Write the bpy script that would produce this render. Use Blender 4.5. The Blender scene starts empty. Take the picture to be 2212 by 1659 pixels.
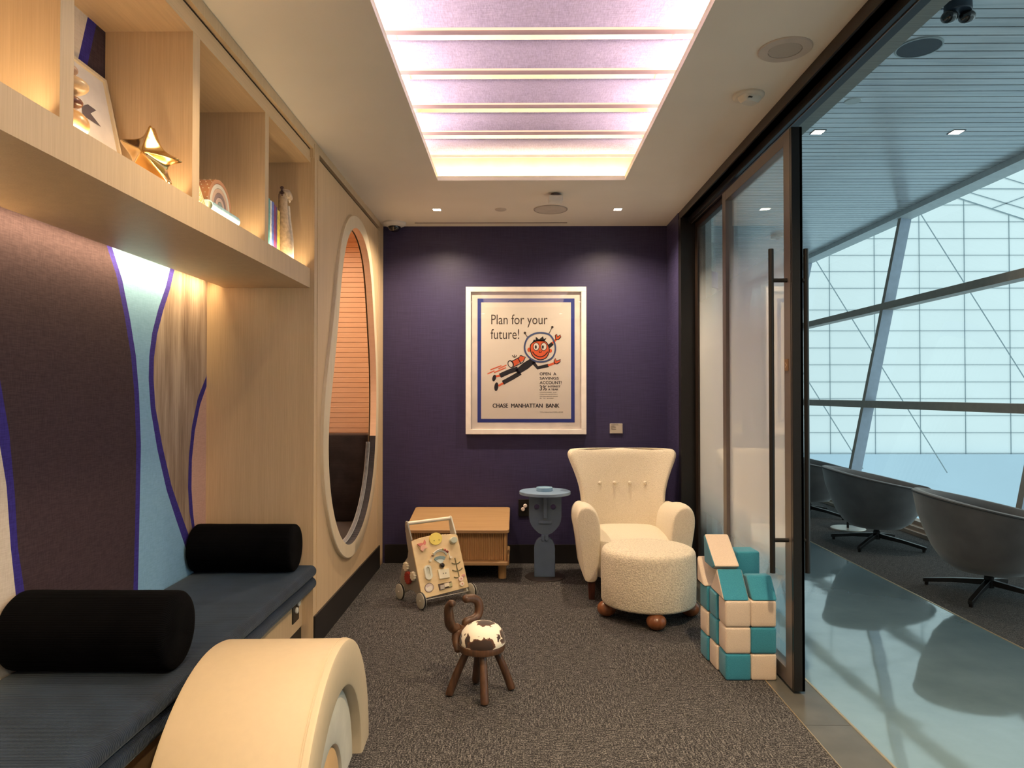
import bpy, bmesh, math, random
from mathutils import Vector, Matrix
random.seed(7)
PI = math.pi
scene = bpy.context.scene
COL = scene.collection

# ------------------------------------------------------------------ camera, world, exposure
CAM_H = 1.4
F_PX = 1534.0                       # focal length in pixels of a 2212 px wide frame
VX, VY = 1118.0, 851.0              # where the room's long axis vanishes
cam_data = bpy.data.cameras.new('camera')
cam = bpy.data.objects.new('camera', cam_data)
COL.objects.link(cam)
cam_data.sensor_width = 36.0
cam_data.lens = 36.0 * F_PX / 2212.0
cam_data.clip_start = 0.05
cam_data.clip_end = 300
cam.location = (0, 0, CAM_H)
cam.rotation_euler = (PI / 2 + math.atan((VY - 829.5) / F_PX), 0, math.atan((VX - 1106) / F_PX))
scene.camera = cam

world = bpy.data.worlds.new('world')
scene.world = world
world.use_nodes = True
WB = world.node_tree.nodes['Background']
WB.inputs[0].default_value = (0.68, 0.88, 0.91, 1)
WB.inputs[1].default_value = 0.76

vs = scene.view_settings
vs.view_transform = 'Standard'
vs.look = 'None'
vs.exposure = 0.85
vs.gamma = 1.0
vs.use_curve_mapping = False

WARM = (1.0, 0.71, 0.38)
PINKW = (1.0, 0.75, 0.52)


def area(name, loc, rot, sx, sy, power, color, spread=180):
    l = bpy.data.lights.new(name, 'AREA')
    l.shape = 'RECTANGLE'
    l.size, l.size_y = sx, sy
    l.energy = power
    l.color = color
    l.spread = math.radians(spread)
    o = bpy.data.objects.new(name, l)
    o.location = loc
    o.rotation_euler = rot
    COL.objects.link(o)
    return o


def spot(name, loc, power, color, angle=110, blend=0.6, radius=0.03, rot=(0, 0, 0)):
    l = bpy.data.lights.new(name, 'SPOT')
    l.energy = power
    l.color = color
    l.spot_size = math.radians(angle)
    l.spot_blend = blend
    l.shadow_soft_size = radius
    o = bpy.data.objects.new(name, l)
    o.location = loc
    o.rotation_euler = rot
    COL.objects.link(o)
    return o


# LED lines in the cove around the ceiling well (they sit on the ledge above the ceiling board)
area('cove_light_side', (-0.60, 2.45, 2.835), (PI, math.radians(-28), 0), 0.05, 4.2, 3.5, PINKW)
area('cove_light_side', (0.78, 2.45, 2.835), (PI, math.radians(28), 0), 0.05, 4.2, 3.5, PINKW)
area('cove_light_top', (-0.53, 2.32, 3.28), (0, 0, 0), 0.20, 4.0, 36, PINKW)
area('cove_light_top', (0.71, 2.32, 3.28), (0, 0, 0), 0.20, 4.0, 36, PINKW)
area('cove_light_end', (0.09, 4.655, 2.82), (PI, 0, 0), 1.3, 0.03, 3.2, (1.0, 0.76, 0.40))
# LED lines of the shelf: above the bench and inside each bay
area('shelf_light_bench', (-1.625, 1.9, 2.035), (0, math.radians(36), 0), 0.02, 3.9, 10, WARM, 115)
for y0, y1 in ((-0.4, 0.32), (0.37, 1.03), (1.08, 1.745), (1.81, 2.465), (2.53, 3.175), (3.24, 3.88)):
    area('shelf_light_bay', (-1.162, (y0 + y1) / 2, 2.097), (0, math.radians(135), 0), 0.012, (y1 - y0) - 0.06, 0.75, (1.0, 0.72, 0.40))
# two downlights in view near the back wall, then the fill spots
for x, y in ((-0.611, 5.36), (0.758, 5.36)):
    spot('downlight_and_fill_beam', (x, y, 2.785), 68, (1.0, 0.78, 0.52), 145, 0.9)
FILL_LIGHTS = ((-0.72, 1.0, 24), (0.95, 1.0, 145), (-0.66, 2.36, 36), (0.95, 2.36, 155), (-0.6, -0.6, 170), (0.75, -0.6, 170))  # fill spots added out of view to brighten the room
for x, y, p in FILL_LIGHTS:
    spot('downlight_and_fill_beam', (x, y, 2.785), p, (1.0, 0.74, 0.43), 135, 0.9, 0.05)
# lamp inside the reading nook
area('nook_light', (-1.55, 4.9, 2.60), (0, 0, 0), 0.25, 0.9, 7.5, (1.0, 0.72, 0.47))


# ------------------------------------------------------------------ pixel helpers (measured points to real places)
def on_x(px, py, X):
    Y = X * F_PX / (px - VX)
    return (X, Y, CAM_H + (VY - py) * Y / F_PX)


def on_y(px, py, Y):
    return ((px - VX) * Y / F_PX, Y, CAM_H + (VY - py) * Y / F_PX)


# ------------------------------------------------------------------ materials
MATS = {}


def rgba(c):
    return (c[0], c[1], c[2], 1.0)


def new_mat(name):
    m = bpy.data.materials.new(name)
    m.use_nodes = True
    nt = m.node_tree
    b = nt.nodes['Principled BSDF']
    return m, nt, b


def N(nt, typ, **kw):
    n = nt.nodes.new(typ)
    for k, v in kw.items():
        setattr(n, k, v)
    return n


def coords(nt, scale=(1, 1, 1), rot=(0, 0, 0)):
    tc = N(nt, 'ShaderNodeTexCoord')
    mp = N(nt, 'ShaderNodeMapping')
    mp.inputs['Scale'].default_value = scale
    mp.inputs['Rotation'].default_value = rot
    nt.links.new(tc.outputs['Object'], mp.inputs['Vector'])
    return mp.outputs['Vector']


def noise(nt, vec, scale=5, detail=4, rough=0.5):
    n = N(nt, 'ShaderNodeTexNoise')
    n.inputs['Scale'].default_value = scale
    n.inputs['Detail'].default_value = detail
    n.inputs['Roughness'].default_value = rough
    nt.links.new(vec, n.inputs['Vector'])
    return n.outputs['Fac']


def ramp(nt, fac, stops):
    r = N(nt, 'ShaderNodeValToRGB')
    e = r.color_ramp.elements
    while len(e) < len(stops):
        e.new(0.5)
    for el, (p, c) in zip(e, stops):
        el.position = p
        el.color = rgba(c) if len(c) == 3 else c
    nt.links.new(fac, r.inputs['Fac'])
    return r.outputs['Color']


def bump(nt, b, height, strength, dist=0.002):
    bp = N(nt, 'ShaderNodeBump')
    bp.inputs['Strength'].default_value = strength
    bp.inputs['Distance'].default_value = dist
    nt.links.new(height, bp.inputs['Height'])
    nt.links.new(bp.outputs['Normal'], b.inputs['Normal'])


def M(name, col, rough=0.5, metal=0.0, spec=0.5, sheen=0.0, var=None, bmp=None, emit=None, coat=0):
    """plain material; var=(scale vec, noise scale, amount); bmp=(scale vec, noise scale, strength, distance)"""
    if name in MATS:
        return MATS[name]
    m, nt, b = new_mat(name)
    b.inputs['Base Color'].default_value = rgba(col)
    b.inputs['Roughness'].default_value = rough
    b.inputs['Metallic'].default_value = metal
    b.inputs['Specular IOR Level'].default_value = spec
    b.inputs['Sheen Weight'].default_value = sheen
    b.inputs['Coat Weight'].default_value = coat
    if var is None and emit is None:
        var = ((1, 1, 1), 14.0, 0.06)
    if var:
        sc, ns, am = var
        f = noise(nt, coords(nt, sc), ns, 5)
        lo = tuple(max(0, c * (1 - am)) for c in col)
        hi = tuple(min(1, c * (1 + am)) for c in col)
        nt.links.new(ramp(nt, f, [(0.3, lo), (0.7, hi)]), b.inputs['Base Color'])
    if bmp:
        sc, ns, st, di = bmp
        bump(nt, b, noise(nt, coords(nt, sc), ns, 4), st, di)
    if emit:
        b.inputs['Emission Color'].default_value = rgba(emit[0])
        b.inputs['Emission Strength'].default_value = emit[1]
    MATS[name] = m
    return m


def wood(name, c1, c2, scale=(160, 160, 5), rough=0.45, ns=1.0):
    if name in MATS:
        return MATS[name]
    m, nt, b = new_mat(name)
    v = coords(nt, scale)
    f = noise(nt, v, ns, 6, 0.6)
    f2 = noise(nt, coords(nt, (scale[0] * 0.12, scale[1] * 0.12, scale[2] * 0.12)), ns, 3)
    mx = N(nt, 'ShaderNodeMath', operation='ADD')
    ml = N(nt, 'ShaderNodeMath', operation='MULTIPLY')
    ml.inputs[1].default_value = 0.45
    nt.links.new(f2, ml.inputs[0])
    nt.links.new(f, mx.inputs[0])
    nt.links.new(ml.outputs[0], mx.inputs[1])
    nt.links.new(ramp(nt, mx.outputs[0], [(0.5, c1), (0.95, c2)]), b.inputs['Base Color'])
    b.inputs['Roughness'].default_value = rough
    bump(nt, b, f, 0.12, 0.001)
    MATS[name] = m
    return m


OAK = wood('pale_oak', (0.62, 0.445, 0.265), (0.73, 0.545, 0.34), (220, 220, 5))
OAKH = wood('pale_oak_horizontal', (0.62, 0.45, 0.27), (0.73, 0.545, 0.34), (90, 4, 220), 0.35)
MAPLE = wood('maple', (0.72, 0.60, 0.42), (0.80, 0.68, 0.50), (60, 60, 3))
PEACH = wood('peach_board', (0.78, 0.52, 0.35), (0.86, 0.60, 0.42), (6, 6, 60))
HONEY = wood('honey_oak', (0.40, 0.24, 0.11), (0.49, 0.31, 0.15), (3, 70, 70), 0.4)
HONEYV = wood('honey_oak_upright', (0.50, 0.29, 0.12), (0.62, 0.38, 0.17), (90, 90, 3), 0.4)
WALNUT = wood('walnut', (0.045, 0.022, 0.014), (0.13, 0.062, 0.033), (70, 70, 5), 0.35)
WALNUT_RED = wood('red_walnut', (0.16, 0.055, 0.022), (0.26, 0.10, 0.045), (40, 40, 5), 0.25)
DARKLEG = wood('dark_red_wood', (0.06, 0.018, 0.01), (0.11, 0.035, 0.02), (60, 60, 5), 0.35)
WALLNUTLIGHT = wood('light_stone_wood', (0.62, 0.40, 0.20), (0.78, 0.54, 0.30), (20, 60, 60), 0.35)
HONEYSTONE = wood('honey_stone_wood', (0.72, 0.40, 0.14), (0.85, 0.52, 0.22), (20, 60, 60), 0.3)
PINKSTONE = wood('pinkish_stone_wood', (0.50, 0.30, 0.20), (0.60, 0.38, 0.26), (20, 60, 60), 0.35)
REDSTONE = wood('dark_red_stone_wood', (0.16, 0.06, 0.04), (0.24, 0.09, 0.06), (20, 60, 60), 0.25)

CEILP = M('ceiling_paint', (0.90, 0.85, 0.77), 0.75, var=((1, 1, 1), 3, 0.02))
BLACKB = M('black_baseboard', (0.012, 0.010, 0.010), 0.45)
BLACKM = M('black_metal', (0.012, 0.011, 0.011), 0.32, spec=0.4)
BRONZE = M('dark_bronze', (0.030, 0.018, 0.013), 0.38, metal=0.3)
TAUPE = M('taupe_stile', (0.13, 0.105, 0.095), 0.35)
GREYTRIM = M('grey_trim', (0.22, 0.27, 0.27), 0.5, var=((3, 120, 3), 1.5, 0.15))
WHITEP = M('white_plastic', (0.80, 0.78, 0.74), 0.35)
WHITEF = M('white_frame', (0.86, 0.80, 0.77), 0.4)
CREAM = M('cream_vinyl', (0.56, 0.46, 0.32), 0.5, var=((1, 1, 1), 40, 0.02), bmp=((1, 1, 1), 300, 0.1, 0.0005))
CREAMG = M('grey_cream_vinyl', (0.62, 0.60, 0.53), 0.5, bmp=((1, 1, 1), 300, 0.1, 0.0005))
CREAMS = M('cream_vinyl_side', (0.84, 0.80, 0.72), 0.5, bmp=((1, 1, 1), 300, 0.1, 0.0005))
TANV = M('tan_vinyl', (0.62, 0.40, 0.20), 0.5)
BLUEG = M('blue_grey_lacquer', (0.115, 0.175, 0.28), 0.5)
BLUED = M('dusty_blue_lacquer', (0.20, 0.305, 0.46), 0.5)
BRASS = M('brass', (0.72, 0.48, 0.20), 0.22, metal=1.0, bmp=((1, 1, 1), 30, 0.25, 0.004))
BRASSL = M('brass_line', (0.72, 0.56, 0.36), 0.35, metal=0.8)
CHROME = M('brushed_steel', (0.6, 0.58, 0.55), 0.25, metal=1.0)
GOLDLOCK = M('bronze_lock', (0.30, 0.18, 0.09), 0.4, metal=0.8)
LED = M('led_face', (1, 1, 1), emit=((1.0, 0.86, 0.66), 14), var=None)
SLIT = M('light_slit', (1, 0.9, 0.8), emit=((1.0, 0.62, 0.42), 0.62), var=None)
LEDW = M('lounge_led_face', (1, 1, 1), emit=((1.0, 0.93, 0.78), 9), var=None)
DARKLENS = M('dark_lens', (0.01, 0.01, 0.012), 0.05, coat=1)
COWHITE = None


def weave(name, c1, c2, fx=500, fy=500, rough=0.85, streak=None):
    m, nt, b = new_mat(name)
    f1 = noise(nt, coords(nt, (fx, fx, 25)), 1, 2)
    f2 = noise(nt, coords(nt, (25, 25, fy)), 1, 2)
    mx = N(nt, 'ShaderNodeMath', operation='ADD')
    nt.links.new(f1, mx.inputs[0])
    nt.links.new(f2, mx.inputs[1])
    nt.links.new(ramp(nt, mx.outputs[0], [(0.75, c1), (1.0, c2)]) if False else ramp(nt, _half(nt, mx.outputs[0]), [(0.38, c1), (0.62, c2)]), b.inputs['Base Color'])
    b.inputs['Roughness'].default_value = rough
    b.inputs['Specular IOR Level'].default_value = 0.25
    bump(nt, b, mx.outputs[0], 0.25, 0.001)
    MATS[name] = m
    return m


def _half(nt, s):
    h = N(nt, 'ShaderNodeMath', operation='MULTIPLY')
    h.inputs[1].default_value = 0.5
    nt.links.new(s, h.inputs[0])
    return h.outputs[0]


MUR_DARK = weave('mural_aubergine', (0.046, 0.028, 0.036), (0.072, 0.046, 0.056), 260, 260)
MUR_BLUE = weave('mural_blue_line', (0.035, 0.025, 0.20), (0.055, 0.04, 0.30), 260, 260)
MUR_LIGHT = weave('mural_light_blue', (0.23, 0.44, 0.66), (0.28, 0.52, 0.75), 260, 260)
MUR_PINK = weave('mural_pink', (0.62, 0.38, 0.30), (0.72, 0.46, 0.37), 260, 260)
MUR_CREAM = weave('mural_cream', (0.70, 0.60, 0.50), (0.80, 0.70, 0.60), 260, 260)


def brown_streak():
    m, nt, b = new_mat('mural_brown_streaks')
    f = noise(nt, coords(nt, (1, 240, 5), (math.radians(6), 0, 0)), 1, 6, 0.65)
    f2 = noise(nt, coords(nt, (1, 14, 1.5), (math.radians(6), 0, 0)), 1, 3)
    mx = N(nt, 'ShaderNodeMath', operation='ADD')
    nt.links.new(f, mx.inputs[0])
    nt.links.new(f2, mx.inputs[1])
    nt.links.new(ramp(nt, _half(nt, mx.outputs[0]), [(0.38, (0.20, 0.13, 0.09)), (0.50, (0.36, 0.26, 0.19)), (0.64, (0.56, 0.44, 0.34))]), b.inputs['Base Color'])
    b.inputs['Roughness'].default_value = 0.8
    return m


MUR_BROWN = brown_streak()


def purple_wall():
    m, nt, b = new_mat('aubergine_wallcovering')
    f1 = noise(nt, coords(nt, (300, 300, 6)), 1, 3)
    f2 = noise(nt, coords(nt, (8, 8, 220)), 1, 2)
    mx = N(nt, 'ShaderNodeMath', operation='ADD')
    nt.links.new(f1, mx.inputs[0])
    nt.links.new(f2, mx.inputs[1])
    h = _half(nt, mx.outputs[0])
    nt.links.new(ramp(nt, h, [(0.35, (0.029, 0.024, 0.074)), (0.65, (0.050, 0.043, 0.120))]), b.inputs['Base Color'])
    nt.links.new(ramp(nt, h, [(0.4, (0.5, 0.5, 0.5)), (0.65, (0.36, 0.36, 0.36))]), b.inputs['Roughness'])
    b.inputs['Specular IOR Level'].default_value = 0.45
    bump(nt, b, mx.outputs[0], 0.2, 0.001)
    return m


PURPLE = purple_wall()


def carpet(name, dark, mid, light, tile=0.5):
    m, nt, b = new_mat(name)
    tc = N(nt, 'ShaderNodeTexCoord')
    fine = noise(nt, coords(nt, (1, 1, 1)), 150, 4, 0.85)
    a = noise(nt, coords(nt, (22, 150, 1)), 1, 4, 0.7)
    c = noise(nt, coords(nt, (150, 22, 1)), 1, 4, 0.7)
    ck = N(nt, 'ShaderNodeTexChecker')
    ck.inputs['Scale'].default_value = 1.0 / tile
    ck.inputs['Color1'].default_value = (0, 0, 0, 1)
    ck.inputs['Color2'].default_value = (1, 1, 1, 1)
    nt.links.new(tc.outputs['Object'], ck.inputs['Vector'])
    mx = N(nt, 'ShaderNodeMix', data_type='FLOAT')
    nt.links.new(ck.outputs['Color'], mx.inputs[0])
    nt.links.new(a, mx.inputs[2])
    nt.links.new(c, mx.inputs[3])
    w = N(nt, 'ShaderNodeMath', operation='MULTIPLY')
    w.inputs[1].default_value = 0.32
    nt.links.new(mx.outputs[0], w.inputs[0])
    s = N(nt, 'ShaderNodeMath', operation='MULTIPLY_ADD')
    s.inputs[1].default_value = 0.84
    nt.links.new(fine, s.inputs[0])
    nt.links.new(w.outputs[0], s.inputs[2])
    base = ramp(nt, s.outputs[0], [(0.46, dark), (0.575, mid), (0.70, light)])
    # single long pale yarns, turned a quarter from tile to tile
    a2 = noise(nt, coords(nt, (7, 260, 1)), 1, 1, 0.4)
    c2 = noise(nt, coords(nt, (260, 7, 1)), 1, 1, 0.4)
    m2 = N(nt, 'ShaderNodeMix', data_type='FLOAT')
    nt.links.new(ck.outputs['Color'], m2.inputs[0])
    nt.links.new(a2, m2.inputs[2])
    nt.links.new(c2, m2.inputs[3])
    msk = ramp(nt, m2.outputs[0], [(0.70, (0, 0, 0)), (0.77, (0.6, 0.6, 0.6))])
    mc = N(nt, 'ShaderNodeMix', data_type='RGBA')
    nt.links.new(msk, mc.inputs[0])
    nt.links.new(base, mc.inputs[6])
    mc.inputs[7].default_value = rgba(light)
    nt.links.new(mc.outputs[2], b.inputs['Base Color'])
    b.inputs['Roughness'].default_value = 0.95
    b.inputs['Specular IOR Level'].default_value = 0.1
    bump(nt, b, fine, 0.7, 0.004)
    return m


CARPET = carpet('carpet_charcoal_fleck', (0.009, 0.0085, 0.010), (0.032, 0.031, 0.035), (0.29, 0.275, 0.27))
CARPETL = carpet('carpet_lounge', (0.02, 0.02, 0.022), (0.06, 0.058, 0.06), (0.22, 0.21, 0.20))


def ribbed(name, c1, c2, axis, freq, rough=0.7, sheen=0.4, strength=0.5, sheen_tint=(1, 1, 1), spec=0.2):
    """corduroy: ribs counted along an object axis"""
    m, nt, b = new_mat(name)
    tc = N(nt, 'ShaderNodeTexCoord')
    sp = N(nt, 'ShaderNodeSeparateXYZ')
    nt.links.new(tc.outputs['Object'], sp.inputs[0])
    if axis == 'ANGLE':
        sn = N(nt, 'ShaderNodeMath', operation='ARCTAN2')
        nt.links.new(sp.outputs[1], sn.inputs[0])
        nt.links.new(sp.outputs[2], sn.inputs[1])
        src = sn.outputs[0]
    else:
        src = sp.outputs['XYZ'.index(axis)]
    ml = N(nt, 'ShaderNodeMath', operation='MULTIPLY')
    ml.inputs[1].default_value = freq
    nt.links.new(src, ml.inputs[0])
    si = N(nt, 'ShaderNodeMath', operation='SINE')
    nt.links.new(ml.outputs[0], si.inputs[0])
    nz = noise(nt, coords(nt), 9, 4)
    r = ramp(nt, nz, [(0.35, c1), (0.7, c2)])
    nt.links.new(r, b.inputs['Base Color'])
    b.inputs['Roughness'].default_value = rough
    b.inputs['Specular IOR Level'].default_value = spec
    b.inputs['Sheen Weight'].default_value = sheen
    b.inputs['Sheen Roughness'].default_value = 0.35
    b.inputs['Sheen Tint'].default_value = rgba(sheen_tint)
    bump(nt, b, si.outputs[0], strength, 0.0015)
    MATS[name] = m
    return m


VELVET = ribbed('blue_grey_corduroy', (0.008, 0.015, 0.031), (0.014, 0.026, 0.052), 'Y', 2 * PI / 0.0075, sheen=0.22, sheen_tint=(0.65, 0.82, 1.0))
BOLST = ribbed('black_corduroy', (0.0016, 0.0017, 0.0025), (0.003, 0.003, 0.004), 'ANGLE', 110, rough=0.9, sheen=0.01, strength=0.3, spec=0.04)
NOOKV = ribbed('brown_black_corduroy', (0.018, 0.016, 0.020), (0.032, 0.029, 0.035), 'Z', 2 * PI / 0.008, sheen=0.35, strength=0.4)
PIPEV = M('nook_lining_velvet', (0.055, 0.06, 0.075), 0.6, sheen=0.9, var=((1, 1, 1), 30, 0.5))


def boucle(name, c1, c2, ns=110, depth=0.006):
    m, nt, b = new_mat(name)
    v = coords(nt)
    f = noise(nt, v, ns, 3, 0.6)
    nt.links.new(ramp(nt, f, [(0.3, c1), (0.65, c2)]), b.inputs['Base Color'])
    b.inputs['Roughness'].default_value = 0.9
    b.inputs['Sheen Weight'].default_value = 0.2
    b.inputs['Specular IOR Level'].default_value = 0.15
    bump(nt, b, f, 0.9, depth)
    MATS[name] = m
    return m


BOUCLE = boucle('cream_boucle', (0.56, 0.49, 0.38), (0.88, 0.80, 0.65), 115, 0.009)
BOUCLES = boucle('cream_boucle_fine', (0.72, 0.64, 0.50), (0.85, 0.77, 0.63), 170, 0.005)
TEAL = boucle('teal_wool', (0.024, 0.19, 0.29), (0.045, 0.26, 0.37), 300, 0.0015)
BEIGE = boucle('beige_wool', (0.56, 0.46, 0.38), (0.68, 0.57, 0.47), 300, 0.0015)
GREYFAB = M('grey_velvet', (0.085, 0.080, 0.082), 0.7, sheen=0.5, var=((1, 1, 1), 6, 0.25))


def cow_mat():
    """white hide with seven separate dark patches at their own places"""
    m, nt, b = new_mat('cow_hide')
    v = coords(nt)
    nz = N(nt, 'ShaderNodeTexNoise')
    nz.inputs['Scale'].default_value = 42
    nz.inputs['Detail'].default_value = 4
    nt.links.new(v, nz.inputs['Vector'])
    sub = N(nt, 'ShaderNodeVectorMath', operation='SUBTRACT')
    sub.inputs[1].default_value = (0.5, 0.5, 0.5)
    nt.links.new(nz.outputs['Color'], sub.inputs[0])
    scl = N(nt, 'ShaderNodeVectorMath', operation='SCALE')
    scl.inputs['Scale'].default_value = 0.055
    nt.links.new(sub.outputs[0], scl.inputs[0])
    add = N(nt, 'ShaderNodeVectorMath', operation='ADD')
    nt.links.new(v, add.inputs[0])
    nt.links.new(scl.outputs[0], add.inputs[1])
    last = None
    for c, r in (((0.018, 0.0, 0.334), (0.044, 0.045, 0.03)), ((0.005, -0.100, 0.255), (0.070, 0.045, 0.034)), ((-0.062, -0.075, 0.272), (0.013, 0.03, 0.034)),
                 ((-0.105, -0.03, 0.262), (0.022, 0.045, 0.034)), ((0.104, -0.02, 0.278), (0.022, 0.045, 0.030)), ((0.078, -0.066, 0.283), (0.008, 0.02, 0.016)),
                 ((-0.058, 0.02, 0.318), (0.010, 0.03, 0.012)), ((-0.02, 0.09, 0.28), (0.05, 0.04, 0.03))):
        a = N(nt, 'ShaderNodeVectorMath', operation='SUBTRACT')
        a.inputs[1].default_value = c
        nt.links.new(add.outputs[0], a.inputs[0])
        d = N(nt, 'ShaderNodeVectorMath', operation='DIVIDE')
        d.inputs[1].default_value = r
        nt.links.new(a.outputs[0], d.inputs[0])
        l = N(nt, 'ShaderNodeVectorMath', operation='LENGTH')
        nt.links.new(d.outputs[0], l.inputs[0])
        if last is None:
            last = l.outputs['Value']
        else:
            mn = N(nt, 'ShaderNodeMath', operation='MINIMUM')
            nt.links.new(last, mn.inputs[0])
            nt.links.new(l.outputs['Value'], mn.inputs[1])
            last = mn.outputs[0]
    h = N(nt, 'ShaderNodeMath', operation='MULTIPLY')
    h.inputs[1].default_value = 0.5
    nt.links.new(last, h.inputs[0])
    nt.links.new(ramp(nt, h.outputs[0], [(0.36, (0.030, 0.012, 0.007)), (0.48, (0.12, 0.040, 0.015)), (0.50, (0.12, 0.040, 0.015)), (0.515, (0.90, 0.84, 0.70))]), b.inputs['Base Color'])
    b.inputs['Roughness'].default_value = 0.7
    b.inputs['Sheen Weight'].default_value = 0.3
    return m


COWH = cow_mat()


def polished_floor():
    m, nt, b = new_mat('polished_terrazzo')
    f = noise(nt, coords(nt), 1.6, 6, 0.6)
    f2 = noise(nt, coords(nt), 160, 2, 0.5)
    nt.links.new(ramp(nt, f, [(0.3, (0.12, 0.19, 0.23)), (0.7, (0.18, 0.27, 0.32))]), b.inputs['Base Color'])
    b.inputs['Roughness'].default_value = 0.06
    b.inputs['Specular IOR Level'].default_value = 0.9
    b.inputs['Coat Weight'].default_value = 0.5
    b.inputs['Coat Roughness'].default_value = 0.04
    bump(nt, b, noise(nt, coords(nt), 2.2, 2), 0.12, 0.02)
    return m


TERRAZZO = polished_floor()
THRESH = M('threshold_tile', (0.10, 0.098, 0.09), 0.22, var=((1, 1, 1), 5, 0.15))


def plank_mat():
    m, nt, b = new_mat('grey_ceiling_plank')
    f = noise(nt, coords(nt, (2.0, 30, 10)), 1, 5, 0.6)
    f2 = noise(nt, coords(nt, (0.5, 8.5, 1)), 1, 1)
    mx = N(nt, 'ShaderNodeMath', operation='ADD')
    nt.links.new(f, mx.inputs[0])
    nt.links.new(f2, mx.inputs[1])
    nt.links.new(ramp(nt, _half(nt, mx.outputs[0]), [(0.35, (0.38, 0.42, 0.45)), (0.65, (0.64, 0.68, 0.71))]), b.inputs['Base Color'])
    b.inputs['Roughness'].default_value = 0.26
    b.inputs['Specular IOR Level'].default_value = 0.8
    b.inputs['Coat Weight'].default_value = 0.5
    b.inputs['Coat Roughness'].default_value = 0.18
    return m


PLANK = plank_mat()
DARKGAP = M('dark_gap', (0.008, 0.010, 0.014), 0.8)
FACADE = M('pale_facade', (0.86, 0.88, 0.88), 0.8, var=((1, 1, 1), 0.3, 0.02))
FACLINE = M('facade_joint', (0.24, 0.30, 0.33), 0.8)
FACLOW = M('blue_grey_facade', (0.52, 0.64, 0.74), 0.8, var=((1, 1, 1), 0.2, 0.04))
MULL = M('window_mullion', (0.36, 0.31, 0.26), 0.45, metal=0.2)
MULLB = M('mullion_side', (0.42, 0.50, 0.62), 0.4)
LOUNGEW = M('lounge_wall', (0.45, 0.48, 0.50), 0.7)


def glass(name, tint=(0.93, 0.97, 0.97), refl=1.0, frost=None, rough=0.0, ior=1.45):
    m = bpy.data.materials.new(name)
    m.use_nodes = True
    nt = m.node_tree
    for n in list(nt.nodes):
        nt.nodes.remove(n)
    out = N(nt, 'ShaderNodeOutputMaterial')
    tr = N(nt, 'ShaderNodeBsdfTransparent')
    tr.inputs[0].default_value = rgba(tint)
    gl = N(nt, 'ShaderNodeBsdfGlossy')
    gl.inputs['Roughness'].default_value = rough
    gl.inputs[0].default_value = (refl, refl, refl, 1)
    fr = N(nt, 'ShaderNodeFresnel')
    ge = N(nt, 'ShaderNodeNewGeometry')
    im = N(nt, 'ShaderNodeMix', data_type='FLOAT')
    im.inputs[2].default_value = ior
    im.inputs[3].default_value = 1 / ior
    nt.links.new(ge.outputs['Backfacing'], im.inputs[0])
    nt.links.new(im.outputs[0], fr.inputs[0])
    mx = N(nt, 'ShaderNodeMixShader')
    nt.links.new(fr.outputs[0], mx.inputs[0])
    src = tr.outputs[0]
    if frost:
        # printed film: clear at the top and bottom of the pane, milky in between
        tc = N(nt, 'ShaderNodeTexCoord')
        sp = N(nt, 'ShaderNodeSeparateXYZ')
        nt.links.new(tc.outputs['Object'], sp.inputs[0])
        dv = N(nt, 'ShaderNodeMath', operation='MULTIPLY')
        dv.inputs[1].default_value = 1 / 3.0
        nt.links.new(sp.outputs[2], dv.inputs[0])
        r = ramp(nt, dv.outputs[0], [(z / 3.0, (v, v, v)) for z, v in frost])
        df = N(nt, 'ShaderNodeBsdfDiffuse')
        df.inputs[0].default_value = (0.88, 0.88, 0.88, 1)
        tl = N(nt, 'ShaderNodeBsdfTranslucent')
        tl.inputs[0].default_value = (0.80, 0.80, 0.80, 1)
        m1 = N(nt, 'ShaderNodeMixShader')
        m1.inputs[0].default_value = 0.45
        nt.links.new(df.outputs[0], m1.inputs[1])
        nt.links.new(tl.outputs[0], m1.inputs[2])
        m2 = N(nt, 'ShaderNodeMixShader')
        nt.links.new(r, m2.inputs[0])
        nt.links.new(tr.outputs[0], m2.inputs[1])
        nt.links.new(m1.outputs[0], m2.inputs[2])
        src = m2.outputs[0]
    nt.links.new(src, mx.inputs[1])
    nt.links.new(gl.outputs[0], mx.inputs[2])
    nt.links.new(mx.outputs[0], out.inputs[0])
    MATS[name] = m
    return m


GLASS_FILM = glass('door_glass_film', frost=[(0.0, 0.0), (0.38, 0.05), (0.75, 0.80), (1.1, 0.90), (1.75, 0.86), (2.32, 0.04)])
GLASS_CLEAR = glass('window_glass', tint=(0.95, 0.99, 0.99))
GLASS_POSTER = glass('poster_glass', tint=(0.97, 0.96, 0.95), ior=1.5)

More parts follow.
